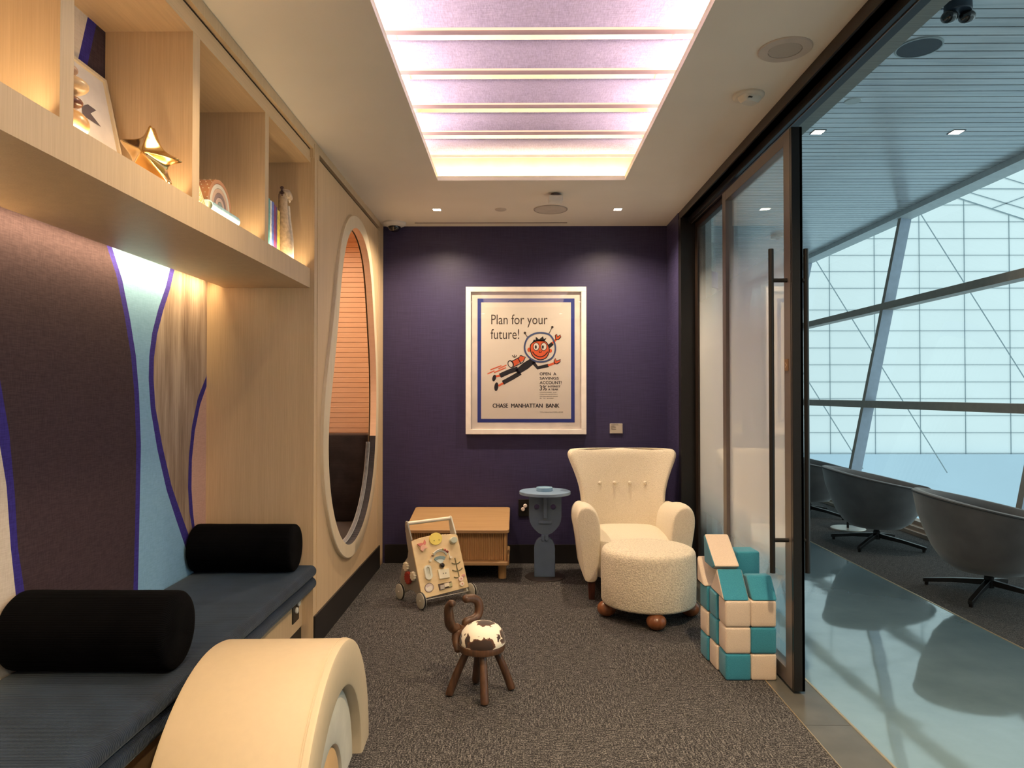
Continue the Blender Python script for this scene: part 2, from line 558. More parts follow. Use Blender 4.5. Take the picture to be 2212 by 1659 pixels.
FABRIC = weave('ceiling_fabric', (0.66, 0.58, 0.70), (0.78, 0.70, 0.80), 160, 160, 0.85)
def fabric_lit():
    m = bpy.data.materials.new('ceiling_fabric_translucent')
    m.use_nodes = True
    nt = m.node_tree
    for n in list(nt.nodes):
        nt.nodes.remove(n)
    out = N(nt, 'ShaderNodeOutputMaterial')
    df = N(nt, 'ShaderNodeBsdfDiffuse')
    tl = N(nt, 'ShaderNodeBsdfTranslucent')
    f1 = noise(nt, coords(nt, (260, 30, 20)), 1, 2)
    f2 = noise(nt, coords(nt, (30, 260, 20)), 1, 2)
    mx = N(nt, 'ShaderNodeMath', operation='ADD')
    nt.links.new(f1, mx.inputs[0])
    nt.links.new(f2, mx.inputs[1])
    c = ramp(nt, _half(nt, mx.outputs[0]), [(0.36, (0.50, 0.49, 0.68)), (0.64, (0.72, 0.71, 0.93))])
    nt.links.new(c, df.inputs[0])
    nt.links.new(c, tl.inputs[0])
    ms = N(nt, 'ShaderNodeMixShader')
    ms.inputs[0].default_value = 0.5
    nt.links.new(df.outputs[0], ms.inputs[1])
    nt.links.new(tl.outputs[0], ms.inputs[2])
    nt.links.new(ms.outputs[0], out.inputs[0])
    return m


FABRIC = fabric_lit()
COVEW = M('cove_paint', (0.84, 0.78, 0.62), 0.8)


# ------------------------------------------------------------------ mesh builder
class MB:
    def __init__(s):
        s.v, s.f, s.m = [], [], []

    def add(s, vs_, fs, mi=0):
        o = len(s.v)
        s.v += [tuple(p) for p in vs_]
        s.f += [tuple(i + o for i in f) for f in fs]
        s.m += [mi] * len(fs)
        return s

    def box(s, x0, x1, y0, y1, z0, z1, mi=0):
        return s.add([(x0, y0, z0), (x1, y0, z0), (x1, y1, z0), (x0, y1, z0), (x0, y0, z1), (x1, y0, z1), (x1, y1, z1), (x0, y1, z1)],
                     [(0, 3, 2, 1), (4, 5, 6, 7), (0, 1, 5, 4), (1, 2, 6, 5), (2, 3, 7, 6), (3, 0, 4, 7)], mi)

    def quad(s, a, b, c, d, mi=0):
        return s.add([a, b, c, d], [(0, 1, 2, 3)], mi)

    def prism(s, pts, axis, a, b, mi=0):
        """polygon of the two other axes, extruded along axis from a to b"""
        n = len(pts)
        area_ = sum(pts[i][0] * pts[(i + 1) % n][1] - pts[(i + 1) % n][0] * pts[i][1] for i in range(n))
        if area_ < 0:
            pts = pts[::-1]

        def mk(p, t):
            return {'X': (t, p[0], p[1]), 'Y': (p[0], t, p[1]), 'Z': (p[0], p[1], t)}[axis]
        lo = [mk(p, a) for p in pts]
        hi = [mk(p, b) for p in pts]
        fs = [tuple(range(n))[::-1], tuple(range(n, 2 * n))] + [(i, (i + 1) % n, n + (i + 1) % n, n + i) for i in range(n)]
        if (axis == 'Y') != (b < a):
            fs = [f[::-1] for f in fs]
        return s.add(lo + hi, fs, mi)

    def loft(s, rings, caps=True, mi=0):
        n = len(rings[0])
        vs_ = [p for r in rings for p in r]
        fs = []
        for k in range(len(rings) - 1):
            for i in range(n):
                j = (i + 1) % n
                fs.append((k * n + i, k * n + j, (k + 1) * n + j, (k + 1) * n + i))
        if caps:
            fs.append(tuple(range(n))[::-1])
            fs.append(tuple(range((len(rings) - 1) * n, len(rings) * n)))
        return s.add(vs_, fs, mi)

    def lathe(s, prof, c=(0, 0, 0), n=32, axis='Z', mi=0, sx=1, sy=1):
        rings = []
        for r, h in prof:
            ring = []
            for i in range(n):
                a = 2 * PI * i / n
                p = (r * math.cos(a) * sx, r * math.sin(a) * sy, h)
                if axis == 'X':
                    p = (p[2], p[0], p[1])
                elif axis == 'Y':
                    p = (p[1], p[2], p[0])
                ring.append((p[0] + c[0], p[1] + c[1], p[2] + c[2]))
            rings.append(ring)
        return s.loft(rings, True, mi)

    def ball(s, c, rx, ry=None, rz=None, n=20, m=12, mi=0):
        ry = ry or rx
        rz = rz or rx
        prof = [(max(0.001, math.sin(PI * k / m)), -math.cos(PI * k / m)) for k in range(m + 1)]
        rings = [[(c[0] + r * rx * math.cos(2 * PI * i / n), c[1] + r * ry * math.sin(2 * PI * i / n), c[2] + h * rz) for i in range(n)] for r, h in prof]
        return s.loft(rings, True, mi)

    def tube(s, path, rad, n=12, mi=0, smooth_path=0):
        P = [Vector(p) for p in path]
        R = rad if isinstance(rad, (list, tuple)) else [rad] * len(P)
        if smooth_path:
            P, R = catmull(P, R, smooth_path)
        rings = []
        up = None
        for i, p in enumerate(P):
            t = (P[min(i + 1, len(P) - 1)] - P[max(i - 1, 0)]).normalized()
            if up is None:
                up = Vector((0, 0, 1)) if abs(t.z) < 0.9 else Vector((1, 0, 0))
            sd = t.cross(up).normalized()
            up = sd.cross(t).normalized()
            rings.append([tuple(p + (sd * math.cos(a) + up * math.sin(a)) * R[i]) for a in [2 * PI * k / n for k in range(n)]])
        return s.loft(rings, True, mi)

    def build(s, name, mats, parent=None, smooth=True, bevel=0, seg=2, sub=0, loc=None, rot=None, solid=0, angle=35):
        me = bpy.data.meshes.new(name)
        me.from_pydata(s.v, [], s.f)
        me.update()
        bm = bmesh.new()
        bm.from_mesh(me)
        bmesh.ops.recalc_face_normals(bm, faces=bm.faces)
        bm.to_mesh(me)
        bm.free()
        if not isinstance(mats, (list, tuple)):
            mats = [mats]
        for m_ in mats:
            me.materials.append(m_)
        me.polygons.foreach_set('material_index', s.m)
        if smooth:
            me.polygons.foreach_set('use_smooth', [True] * len(me.polygons))
            if not sub:
                me.set_sharp_from_angle(angle=math.radians(angle))
        o = bpy.data.objects.new(name, me)
        COL.objects.link(o)
        if parent:
            o.parent = parent
        if loc:
            o.location = loc
        if rot:
            o.rotation_euler = rot
        if bevel:
            md = o.modifiers.new('edge', 'BEVEL')
            md.width = bevel
            md.segments = seg
            md.limit_method = 'ANGLE'
            md.angle_limit = math.radians(40)
        if sub:
            md = o.modifiers.new('smooth', 'SUBSURF')
            md.levels = md.render_levels = sub
        return o


def catmull(P, R, k):
    Q, S = [], []
    n = len(P)
    for i in range(n - 1):
        p0, p1, p2, p3 = P[max(i - 1, 0)], P[i], P[i + 1], P[min(i + 2, n - 1)]
        for j in range(k):
            t = j / k
            Q.append(0.5 * ((2 * p1) + (p2 - p0) * t + (2 * p0 - 5 * p1 + 4 * p2 - p3) * t * t + (3 * p1 - p0 - 3 * p2 + p3) * t ** 3))
            S.append(R[i] + (R[i + 1] - R[i]) * t)
    Q.append(P[-1])
    S.append(R[-1])
    return Q, S


def smooth2d(pts, k=6, closed=True):
    n = len(pts)
    out = []
    rng = n if closed else n - 1
    for i in range(rng):
        if closed:
            p0, p1, p2, p3 = pts[(i - 1) % n], pts[i], pts[(i + 1) % n], pts[(i + 2) % n]
        else:
            p0, p1, p2, p3 = pts[max(i - 1, 0)], pts[i], pts[i + 1], pts[min(i + 2, n - 1)]
        for j in range(k):
            t = j / k
            out.append(tuple(0.5 * (2 * p1[d] + (p2[d] - p0[d]) * t + (2 * p0[d] - 5 * p1[d] + 4 * p2[d] - p3[d]) * t * t + (3 * p1[d] - p0[d] - 3 * p2[d] + p3[d]) * t ** 3) for d in (0, 1)))
    if not closed:
        out.append(tuple(pts[-1]))
    return out


def tag(o, label=None, cat=None, group=None, kind=None):
    if label:
        o['label'] = label
    if cat:
        o['category'] = cat
    if group:
        o['group'] = group
    if kind:
        o['kind'] = kind
    return o


def thing(name, label, cat, loc=(0, 0, 0), rz=0, group=None):
    o = bpy.data.objects.new(name, None)
    o.empty_display_size = 0.1
    COL.objects.link(o)
    o.location = loc
    o.rotation_euler = (0, 0, rz)
    return tag(o, label, cat, group)


def struct(o):
    o['kind'] = 'structure'
    return o


def superring(cx, cy, z, rx, ry, n=32, p=2.0):
    out = []
    for i in range(n):
        a = 2 * PI * i / n
        c, s_ = math.cos(a), math.sin(a)
        out.append((cx + rx * math.copysign(abs(c) ** (2 / p), c), cy + ry * math.copysign(abs(s_) ** (2 / p), s_), z))
    return out


def text_mesh(name, body, x0, x1, z0, z1, y, mat, parent, bold=0.0, face=-1):
    """flat lettering in the XZ plane, fitted to a box, read from -Y"""
    cu = bpy.data.curves.new(name, 'FONT')
    cu.body = body
    cu.size = 1.0
    cu.resolution_u = 3
    tmp = bpy.data.objects.new(name, cu)
    COL.objects.link(tmp)
    bpy.context.view_layer.update()
    me = bpy.data.meshes.new_from_object(tmp.evaluated_get(bpy.context.evaluated_depsgraph_get()))
    bpy.data.objects.remove(tmp)
    xs = [v.co.x for v in me.vertices]
    ys = [v.co.y for v in me.vertices]
    ax, bx, ay, by = min(xs), max(xs), min(ys), max(ys)
    for v in me.vertices:
        v.co = Vector((x0 + (v.co.x - ax) / (bx - ax) * (x1 - x0), y, z0 + (v.co.y - ay) / (by - ay) * (z1 - z0)))
    if bold:
        # heavier strokes: the same letters printed again a hair to each side
        V0 = [tuple(v.co) for v in me.vertices]
        F0 = [tuple(p.vertices) for p in me.polygons]
        n0 = len(V0)
        VV, FF = [], []
        for k, (dx, dz) in enumerate(((0, 0), (bold, 0), (-bold, 0), (0, bold * 0.6), (0, -bold * 0.6))):
            VV += [(a + dx, c - 0.00005 * k, d + dz) for a, c, d in V0]
            FF += [tuple(i + n0 * k for i in f) for f in F0]
        me = bpy.data.meshes.new(name)
        me.from_pydata(VV, [], FF)
    me.materials.clear()
    me.materials.append(mat)
    me.name = name
    o = bpy.data.objects.new(name, me)
    COL.objects.link(o)
    o.parent = parent
    return o


# ================================================================== ROOM SHELL
XL = -1.12           # face of the timber wall
XR = 1.24            # plane of the glass wall
YB = 5.90            # back wall
ZC = 2.798           # ceiling
YR = -1.4            # rear wall behind the viewer
YN = 3.887           # far end of the bench niche
XN = -1.708          # back of the niche

# floor
b = MB()
b.box(-1.80, 1.21, YR, YB + 0.02, -0.05, 0.0)
struct(b.build('floor', CARPET, smooth=False))
b = MB()
for y0, y1 in ((-1.4, 0.12), (0.123, 1.576), (1.579, 3.031), (3.034, 4.487), (4.49, 5.9)):
    b.box(1.212, 1.408, y0, y1, -0.05, 0.0)
struct(b.build('trim_1', THRESH, smooth=False))
b = MB()
b.box(1.408, 1.418, YR, YB, -0.05, 0.002)
b.box(1.209, 1.213, YR, YB, -0.05, 0.002)
struct(b.build('trim_2', BRASSL, smooth=False))

# back wall and the short purple return beside the glass
b = MB()
b.box(-1.16, 1.42, YB, YB + 0.1, 0, ZC + 0.05)
struct(b.build('wall_back', PURPLE, smooth=False))
b = MB()
b.box(XR, 1.42, 5.475, YB, 0, ZC + 0.05)
struct(b.build('wall_right', PURPLE, smooth=False))
b = MB()
b.box(-1.80, 1.5, YR - 0.1, YR, 0, ZC + 0.05)
struct(b.build('wall_rear', PURPLE, smooth=False))
b = MB()
b.box(-1.10, XR, YB - 0.012, YB, 0, 0.154)
struct(b.build('baseboard_back', BLACKB, smooth=False))
b = MB()
b.box(XL, XL + 0.010, 3.905, 5.74, 0, 0.179)
struct(b.build('baseboard_left', BLACKB, smooth=False))
b = MB()
b.box(XR - 0.01, XR, 5.475, YB - 0.012, 0, 0.154)
struct(b.build('baseboard_right', BLACKB, smooth=False))

# ceiling board with the long rectangular opening
WX0, WX1, WY0, WY1 = -0.523, 0.7015, 0.30, 4.631
b = MB()
for x0, x1, y0, y1 in ((-1.80, WX0, YR, YB), (WX1, 1.30, YR, YB), (WX0, WX1, YR, WY0), (WX0, WX1, WY1, YB)):
    b.box(x0, x1, y0, y1, ZC, ZC + 0.02)
struct(b.build('ceiling', CEILP, smooth=False))
b = MB()     # box of the well above the ceiling
b.box(-0.66, -0.64, 0.2, 4.70, ZC + 0.02, 3.30)
b.box(0.82, 0.84, 0.2, 4.70, ZC + 0.02, 3.30)
b.box(-0.66, 0.84, 4.69, 4.71, ZC + 0.02, 3.30)
b.box(-0.66, 0.84, 0.18, 0.20, ZC + 0.02, 3.30)
b.box(-0.66, 0.84, 0.18, 4.71, 3.30, 3.32)
b.box(WX0 - 0.015, WX0, WY0, WY1, ZC + 0.02, ZC + 0.035)
b.box(WX1, WX1 + 0.015, WY0, WY1, ZC + 0.02, ZC + 0.035)
b.box(WX0, WX1, WY1, WY1 + 0.012, ZC + 0.02, ZC + 0.03)
struct(b.build('ceiling_cove', COVEW, smooth=False))

RAILM = M('rail_mauve', (0.50, 0.42, 0.50), 0.7)
joints = [4.657, 4.253, 3.854, 3.444, 3.06, 2.66, 2.26, 1.86, 1.46, 1.06, 0.66, 0.26]
lf = thing('fabric_ceiling_light', 'long backlit ceiling light of lavender fabric panels in the ceiling opening', 'ceiling light', (0.09, 2.45, 2.94))
for k in range(len(joints) - 1):
    yf, yn = joints[k], joints[k + 1]
    b = MB()
    nseg = 14
    top, bot = [], []
    for i in range(nseg + 1):
        t = i / nseg
        y = yn + (yf - yn - 0.032) * t
        z = 2.945 + 0.035 * math.sin(PI * min(1, t * 0.62)) * 0.9 - 0.012 * (1 - t)
        bot.append((y, z))
        top.append((y, z + 0.004))
    b.prism(bot + top[::-1], 'X', -0.635, 0.815)
    b.build('fabric_panel', FABRIC, lf, loc=(-0.09, -2.45, -2.94))
    b = MB()
    b.box(-0.635, 0.815, yf - 0.032, yf - 0.006, 2.976, 2.98)
    b.build('light_slit', SLIT, lf, smooth=False, loc=(-0.09, -2.45, -2.94))
    b = MB()
    b.box(-0.635, 0.815, yf - 0.005, yf, 2.958, 2.985)
    b.build('panel_rail', RAILM, lf, smooth=False, loc=(-0.09, -2.45, -2.94))

# ================================================================== TIMBER WALL WITH THE OVAL NOOK
k1 = 160 / 664.0
inL = [(350, 180), (310, 235), (283, 310), (265, 400), (250, 500), (235, 650), (222, 850), (205, 1100), (180, 1370), (160, 1600)]
inL2 = [(130, 290), (120, 480), (120, 700), (130, 900), (150, 1100), (190, 1300), (240, 1430), (295, 1508)]
inR2 = [(345, 1470), (400, 1380), (460, 1220), (505, 1000), (530, 800), (547, 480), (551, 200)]
inR = [(550, 1550), (545, 1400), (531, 1150), (516, 870), (500, 620), (475, 430), (440, 310), (398, 220)]
otL = [(345, 75), (300, 100), (265, 170), (240, 300), (220, 430), (205, 600), (187, 850), (165, 1080), (140, 1300), (120, 1500)]
otL2 = [(100, 30), (86, 250), (79, 480), (78, 700), (85, 900), (105, 1100), (140, 1300), (180, 1460), (235, 1580), (295, 1620)]
otR2 = [(340, 1605), (390, 1530), (450, 1400), (505, 1200), (540, 1000), (560, 750), (568, 480), (570, 200)]
otR = [(567, 1500), (556, 1250), (541, 950), (526, 700), (506, 450), (482, 300), (448, 190), (395, 105)]


def conv(lst, oy, X):
    r = []
    for cx, cy in lst:
        p = on_x(680 + cx * k1, oy + cy * k1, X)
        r.append((p[1], p[2]))
    return r


XRING = -1.098
hole = smooth2d(conv(inL, 440, XRING) + conv(inL2, 820, XRING) + conv(inR2, 820, XRING) + conv(inR, 440, XRING), 4)
ringo = smooth2d(conv(otL, 440, XRING) + conv(otL2, 820, XRING) + conv(otR2, 820, XRING) + conv(otR, 440, XRING), 4)


def resample(pts, n):
    """points at even angles about the middle, so that two outlines pair up"""
    L = [0]
    for i in range(len(pts)):
        a, c = pts[i], pts[(i + 1) % len(pts)]
        L.append(L[-1] + math.hypot(c[0] - a[0], c[1] - a[1]))
    out = []
    for k in range(n):
        d = L[-1] * k / n
        i = max(j for j in range(len(pts)) if L[j] <= d)
        t = (d - L[i]) / max(1e-9, L[i + 1] - L[i])
        a, c = pts[i], pts[(i + 1) % len(pts)]
        out.append((a[0] + (c[0] - a[0]) * t, a[1] + (c[1] - a[1]) * t))
    return out


NH = 120
hole = resample(hole, NH)
ringo = resample(ringo, NH)


def relax(p, k):
    n = len(p)
    for _ in range(k):
        p = [tuple(0.25 * p[i - 1][d] + 0.5 * p[i][d] + 0.25 * p[(i + 1) % n][d] for d in (0, 1)) for i in range(n)]
    return p


hole = relax(hole, 14)
ringo = relax(ringo, 14)


def sheet_with_hole(x, y0, y1, z0, z1, hole_pts):
    bm = bmesh.new()
    ov = [bm.verts.new((x, y, z)) for y, z in ((y0, z0), (y1, z0), (y1, z1), (y0, z1))]
    hv = [bm.verts.new((x, y, z)) for y, z in hole_pts]
    es = [bm.edges.new((ov[i], ov[(i + 1) % 4])) for i in range(4)]
    es += [bm.edges.new((hv[i], hv[(i + 1) % len(hv)])) for i in range(len(hv))]
    bmesh.ops.triangle_fill(bm, edges=es, use_beauty=True)
    bm.verts.index_update()
    vs_ = [tuple(v.co) for v in bm.verts]
    fs = [tuple(v.index for v in f.verts) for f in bm.faces]
    bm.free()
    return vs_, fs


b = MB()
vs_, fs = sheet_with_hole(XL, YN, 5.74, 0.0, 2.72, hole)
b.add(vs_, fs)
vs_, fs = sheet_with_hole(XL - 0.035, YN, 5.74, 0.0, 2.72, hole)
b.add(vs_, fs)
wl = struct(b.build('wall_left', OAK, smooth=False))
b = MB()
b.box(XL - 0.035, XL, 5.745, YB, 0, ZC)                    # end strip beside the purple wall
b.box(XL - 0.035, XL, YN, 5.74, 2.752, ZC)                 # strip above the air slot
b.box(XL - 0.035, XL, YN, 3.99, 2.72, 2.752)
struct(b.build('trim_13', OAK, smooth=False))
b = MB()
b.box(-1.80, XL - 0.0005, YN, YN + 0.02, 0.0, ZC)          # side of the bench niche
struct(b.build('wall_niche_end', OAK, smooth=False))
b = MB()
b.box(XL - 0.02, XL, YR, YN, 2.748, ZC)                    # filler above the shelf
b.box(-1.16, XL, 3.872, YN, 2.70, 2.748)
b.box(-1.80, XL - 0.02, YR, YN, 2.79, ZC)
struct(b.build('trim_14', OAK, smooth=False))
b = MB()
b.box(XL - 0.03, XL - 0.022, 3.99, 5.88, 2.715, 2.757)
struct(b.build('trim_3', M('air_slot', (0.10, 0.06, 0.03), 0.7), smooth=False))
b = MB()
b.box(XL, XL + 0.004, YB - 0.018, YB - 0.002, 0.0, ZC - 0.02)
struct(b.build('trim_4', CHROME, smooth=False))
b = MB()
b.box(XL, XL + 0.003, YN, YN + 0.004, 0.0, ZC - 0.02)
b.box(XL, XL + 0.003, 3.953, 3.957, 0.18, 2.71)
b.box(XL, XL + 0.003, 5.66, 5.664, 0.18, 2.71)
struct(b.build('trim_5', OAKH, smooth=False))

# raised ring around the opening
b = MB()
rings = []
for x, src in ((XL, ringo), (XRING - 0.004, ringo), (XRING, None), (XRING, hole), (XL - 0.024, hole)):
    if src is None:
        src = [(o[0] + (h[0] - o[0]) * 0.06, o[1] + (h[1] - o[1]) * 0.06) for o, h in zip(ringo, hole)]
    rings.append([(x, y, z) for y, z in src])
nk = thing('reading_nook', 'tall egg-shaped reading nook cut into the pale timber wall', 'reading nook', (XL, 4.9, 0.3))
nkl = (-XL, -4.9, -0.3)
b.loft(rings[:4], caps=False)
b.build('opening_ring', MAPLE, nk, loc=nkl)
b = MB()
b.loft([rings[3], rings[4]], caps=False)
b.m = [1 if b.v[f[0]][2] < 1.07 else 0 for f in b.f]
b.build('opening_reveal', [PEACH, NOOKV], nk, loc=nkl)
b = MB()
nz0, nz1 = 0.22, 2.68
for i in range(60):
    z = nz0 + 0.0411 * i
    if z + 0.04 > nz1:
        break
    b.box(-1.98, -1.175, 5.80, 5.815, z, z + 0.0385)
b.build('shiplap', PEACH, nk, smooth=False, bevel=0.0015, loc=nkl)
b = MB()
b.box(-2.0, -1.16, 5.815, 5.83, nz0 - 0.02, nz1)
b.box(-2.02, -2.0, 3.95, 5.83, nz0 - 0.02, nz1)
b.box(-2.0, -1.16, 3.95, 3.97, nz0 - 0.02, nz1)
b.box(-2.0, -1.16, 3.95, 5.83, nz1, nz1 + 0.02)
b.box(-2.0, -1.16, 3.95, 5.83, nz0 - 0.04, nz0 - 0.02)
b.build('nook_lining', PEACH, nk, smooth=False, loc=nkl)
b = MB()
b.loft([superring(-1.575, 5.685, z, 0.39 * s, 0.105 * s2, 32, 6) for z, s, s2 in ((0.40, 0.97, 0.9), (0.42, 1, 1), (1.05, 1, 1), (1.075, 0.99, 0.9), (1.083, 0.96, 0.6))])
b.build('back_pad', NOOKV, nk, loc=nkl)
b = MB()
b.loft([superring(-1.575, 4.86, z, 0.39 * s, 0.87 * s, 48, 8) for z, s in ((0.20, 0.98), (0.22, 1), (0.36, 1), (0.39, 0.985), (0.395, 0.95))])
b.build('seat_pad', NOOKV, nk, loc=nkl)
b = MB()
low = [(y, z) for y, z in hole]
zcut = 1.07
seq = [i for i in range(NH) if hole[i][1] < zcut]
start = next(i for i in range(NH) if hole[i][1] < zcut and hole[i - 1][1] >= zcut)
path, rad = [], []
cy_ = sum(p[0] for p in hole) / NH
i = start
while hole[i % NH][1] < zcut:
    y, z = hole[i % NH]
    d = Vector((4.9 - y, 1.0 - z)).normalized()
    path.append((XL - 0.034, y + d[0] * 0.010, z + d[1] * 0.010))
    rad.append(0.015)
    i += 1
b.tube(path, rad, 10)
b.build('velvet_lining', PIPEV, nk, loc=nkl)

# ================================================================== BENCH NICHE : MURAL, SHELF, BENCH
bA_l = [(0, 993), (10, 1049.5), (20.5, 1183), (33, 1290)]
bA_r = [(0, 855), (15, 937), (28, 1065), (36, 1183), (51, 1275), (55, 1300)]
bB_l = [(224, 528), (246, 593.5), (264, 680.6), (279, 767.7), (287, 849.7), (292, 962.4), (291, 1116), (288, 1277.5)]
bB_r = [(235.7, 532), (258.8, 603.7), (276.7, 690.8), (289.5, 767.7), (297, 849.7), (302, 962), (300, 1116), (297.7, 1277.5)]
bC_l = [(363, 578), (353.6, 619), (338, 665), (325, 716.5), (318.7, 767.7), (317.7, 819), (322.8, 885.5), (338, 972.7), (358.7, 1060), (379, 1121), (398.7, 1177.6)]
bC_r = [(372.5, 580.7), (362.8, 624), (348.4, 670), (335.6, 721.6), (329, 772.8), (328.5, 819), (333, 880.4), (348.4, 962.4), (369, 1049.5), (386.9, 1100.7), (402, 1141.7)]
bD_l = [(444.8, 808.7), (425, 860), (412.5, 921.4), (406.3, 988), (404.8, 1054.6), (408.4, 1105.9), (414, 1139)]
bD_r = [(444.8, 831.7), (430, 875), (419, 931.7), (413, 993), (412.5, 1054.6), (416, 1106), (420, 1139)]


def curve_fn(pts, extra=None):
    q = sorted([(on_x(px, py, XN)[2], on_x(px, py, XN)[1]) for px, py in pts])

    def fn(z):
        if z <= q[0][0]:
            a, c = q[0], q[1]
            s = (c[1] - a[1]) / (c[0] - a[0])
            return a[1] + max(-0.25, (z - a[0])) * s
        if z >= q[-1][0]:
            a, c = q[-2], q[-1]
            s = (c[1] - a[1]) / (c[0] - a[0])
            return c[1] + min(0.4, (z - c[0])) * s
        for a, c in zip(q, q[1:]):
            if a[0] <= z <= c[0]:
                t = (z - a[0]) / (c[0] - a[0])
                return a[1] + (c[1] - a[1]) * t
    return fn


fns = [curve_fn(x) for x in (bA_l, bA_r, bB_l, bB_r, bC_l, bC_r, bD_l, bD_r)]
b = MB()
zs = [0.0 + (2.06 / 110) * i for i in range(111)]
rows = []
for z in zs:
    r = [YR] + [f(z) for f in fns] + [YN]
    if z > on_x(444.8, 808.7, XN)[2]:
        r[7] = r[8] = YN
    for i in range(1, len(r)):
        r[i] = min(YN, max(r[i], r[i - 1]))
    rows.append(r)
for k in range(len(zs) - 1):
    for i in range(9):
        a0, a1, c0, c1 = rows[k][i], rows[k][i + 1], rows[k + 1][i], rows[k + 1][i + 1]
        if a1 - a0 < 1e-5 and c1 - c0 < 1e-5:
            continue
        mi = (0, 1, 2, 1, 3, 1, 4, 1, 5)[i]
        b.quad((XN, a0, zs[k]), (XN, a1, zs[k]), (XN, c1, zs[k + 1]), (XN, c0, zs[k + 1]), mi)
mural = b.build('mural_panel', [MUR_CREAM, MUR_BLUE, MUR_DARK, MUR_LIGHT, MUR_BROWN, MUR_PINK], smooth=False)
tag(mural, 'woven wall mural of aubergine, pale blue, brown and pink bands with blue outlines behind bench', 'mural')
b = MB()
b.box(XN - 0.1, XN - 0.002, YR, YN, 0, ZC)
struct(b.build('wall_niche', OAK, smooth=False))

# shelf unit
sh = thing('open_shelf', 'long pale timber open shelf with lit bays above the bench', 'shelf', (-1.3, 1.9, 2.0))
sl = (1.3, -1.9, -2.0)
XF = -1.14
b = MB()
b.box(XF - 0.02, XF, YR, 3.885, 1.983, 2.089)
b.box(-1.61, XF - 0.02, YR, 3.885, 1.983, 2.0)
b.box(-1.61, -1.595, YR, 3.885, 2.0, 2.06)
b.build('fascia', OAK, sh, smooth=False, loc=sl)
b = MB()
b.box(-1.46, XF - 0.035, YR, 3.885, 2.065, 2.083)
b.build('deck', OAK, sh, smooth=False, loc=sl)
for y0, y1 in ((-0.34 - 0.1, -0.4), (0.32, 0.37), (1.03, 1.08), (1.750, 1.805), (2.47, 2.525), (3.185, 3.232)):
    b = MB()
    b.box(-1.45, XF - 0.0005, y0, y1, 2.0892, 2.674)
    b.box(-1.45, XF - 0.021, y0, y1, 2.083, 2.0892)
    b.build('divider', OAK, sh, smooth=False, loc=sl)
b = MB()
b.box(XF - 0.02, XF, YR, 3.885, 2.674, 2.741)
b.box(-1.47, XF - 0.02, YR, 3.885, 2.674, 2.69)
b.build('top_rail', OAKH, sh, smooth=False, loc=sl)
# back of the bays carries the same wall covering
XBK = -1.452
q = [on_x(*p, XBK)[1:] for p in ((177, 33), (156, 129))]
q2 = [on_x(*p, XBK)[1:] for p in ((197, 46), (173.6, 141))]
sA = (q[0][0] - q[1][0]) / (q[0][1] - q[1][1])
yl = [q[0][0] + (z - q[0][1]) * sA for z in (2.06, 2.70)]
yr_ = [q2[0][0] + (z - q2[0][1]) * sA for z in (2.06, 2.70)]
b = MB()
b.quad((XBK, YR, 2.06), (XBK, yl[0], 2.06), (XBK, yl[1], 2.70), (XBK, YR, 2.70), 0)
b.quad((XBK, yl[0], 2.06), (XBK, yr_[0], 2.06), (XBK, yr_[1], 2.70), (XBK, yl[1], 2.70), 1)
b.quad((XBK, yr_[0], 2.06), (XBK, YN, 2.06), (XBK, YN, 2.70), (XBK, yr_[1], 2.70), 2)
b.build('back_panel', [MUR_CREAM, MUR_BLUE, MUR_DARK], sh, smooth=False, loc=sl)
b = MB()
b.box(XF - 0.018, XF - 0.002, YR, 3.885, 2.741, 2.748)
b.build('shadow_gap', M('shadow_gap', (0.04, 0.02, 0.012), 0.8), sh, smooth=False, loc=sl)

# bench base
bn = thing('bench', 'built-in pale timber bench base with black toe kick under blue cushions', 'bench', (-1.4, 1.9, 0.0))
b = MB()
b.box(XN, -1.176, YR, YN, 0.139, 0.336)
b.build('bench_box', OAK, bn, smooth=False, loc=(1.4, -1.9, 0))
b = MB()
b.box(XN, -1.182, YR, YN, 0.0, 0.139)
b.build('toe_kick', BLACKB, bn, smooth=False, loc=(1.4, -1.9, 0))


def long_cushion(z0, z1, name, label):
    c = MB()
    t = z1 - z0
    prof = []
    xf = -1.098
    r = t / 2
    for i in range(13):
        a = -PI / 2 + PI * i / 12
        prof.append((xf - r + r * math.cos(a), (z0 + z1) / 2 + r * math.sin(a)))
    prof += [(-1.3, z1), (-1.5, z1), (XN + 0.012, z1 - 0.003), (XN + 0.004, z1 - 0.012), (XN + 0.004, z0 + 0.01), (XN + 0.02, z0), (-1.4, z0)]
    rings_ = []
    ys = [YR + 0.01, YR + 0.05] + [YR + 0.1 + (YN - YR - 0.16) * i / 40 for i in range(41)] + [YN - 0.02, YN - 0.006]
    for y in ys:
        w = 0.0015 * math.sin(y * 9) + 0.001 * math.sin(y * 23)
        rings_.append([(x + (w if x > -1.2 else 0), y, z) for x, z in prof])
    c.loft(rings_)
    o = c.build(name, VELVET, angle=50, loc=(0, 0, 0))
    return tag(o, label, 'cushion', 'corduroy bench cushions')


long_cushion(0.4025, 0.465, 'bench_cushion', 'upper blue-grey corduroy cushion running the length of the bench')
long_cushion(0.337, 0.402, 'bench_cushion', 'lower blue-grey corduroy cushion under the bench seat cushion, on the timber base')


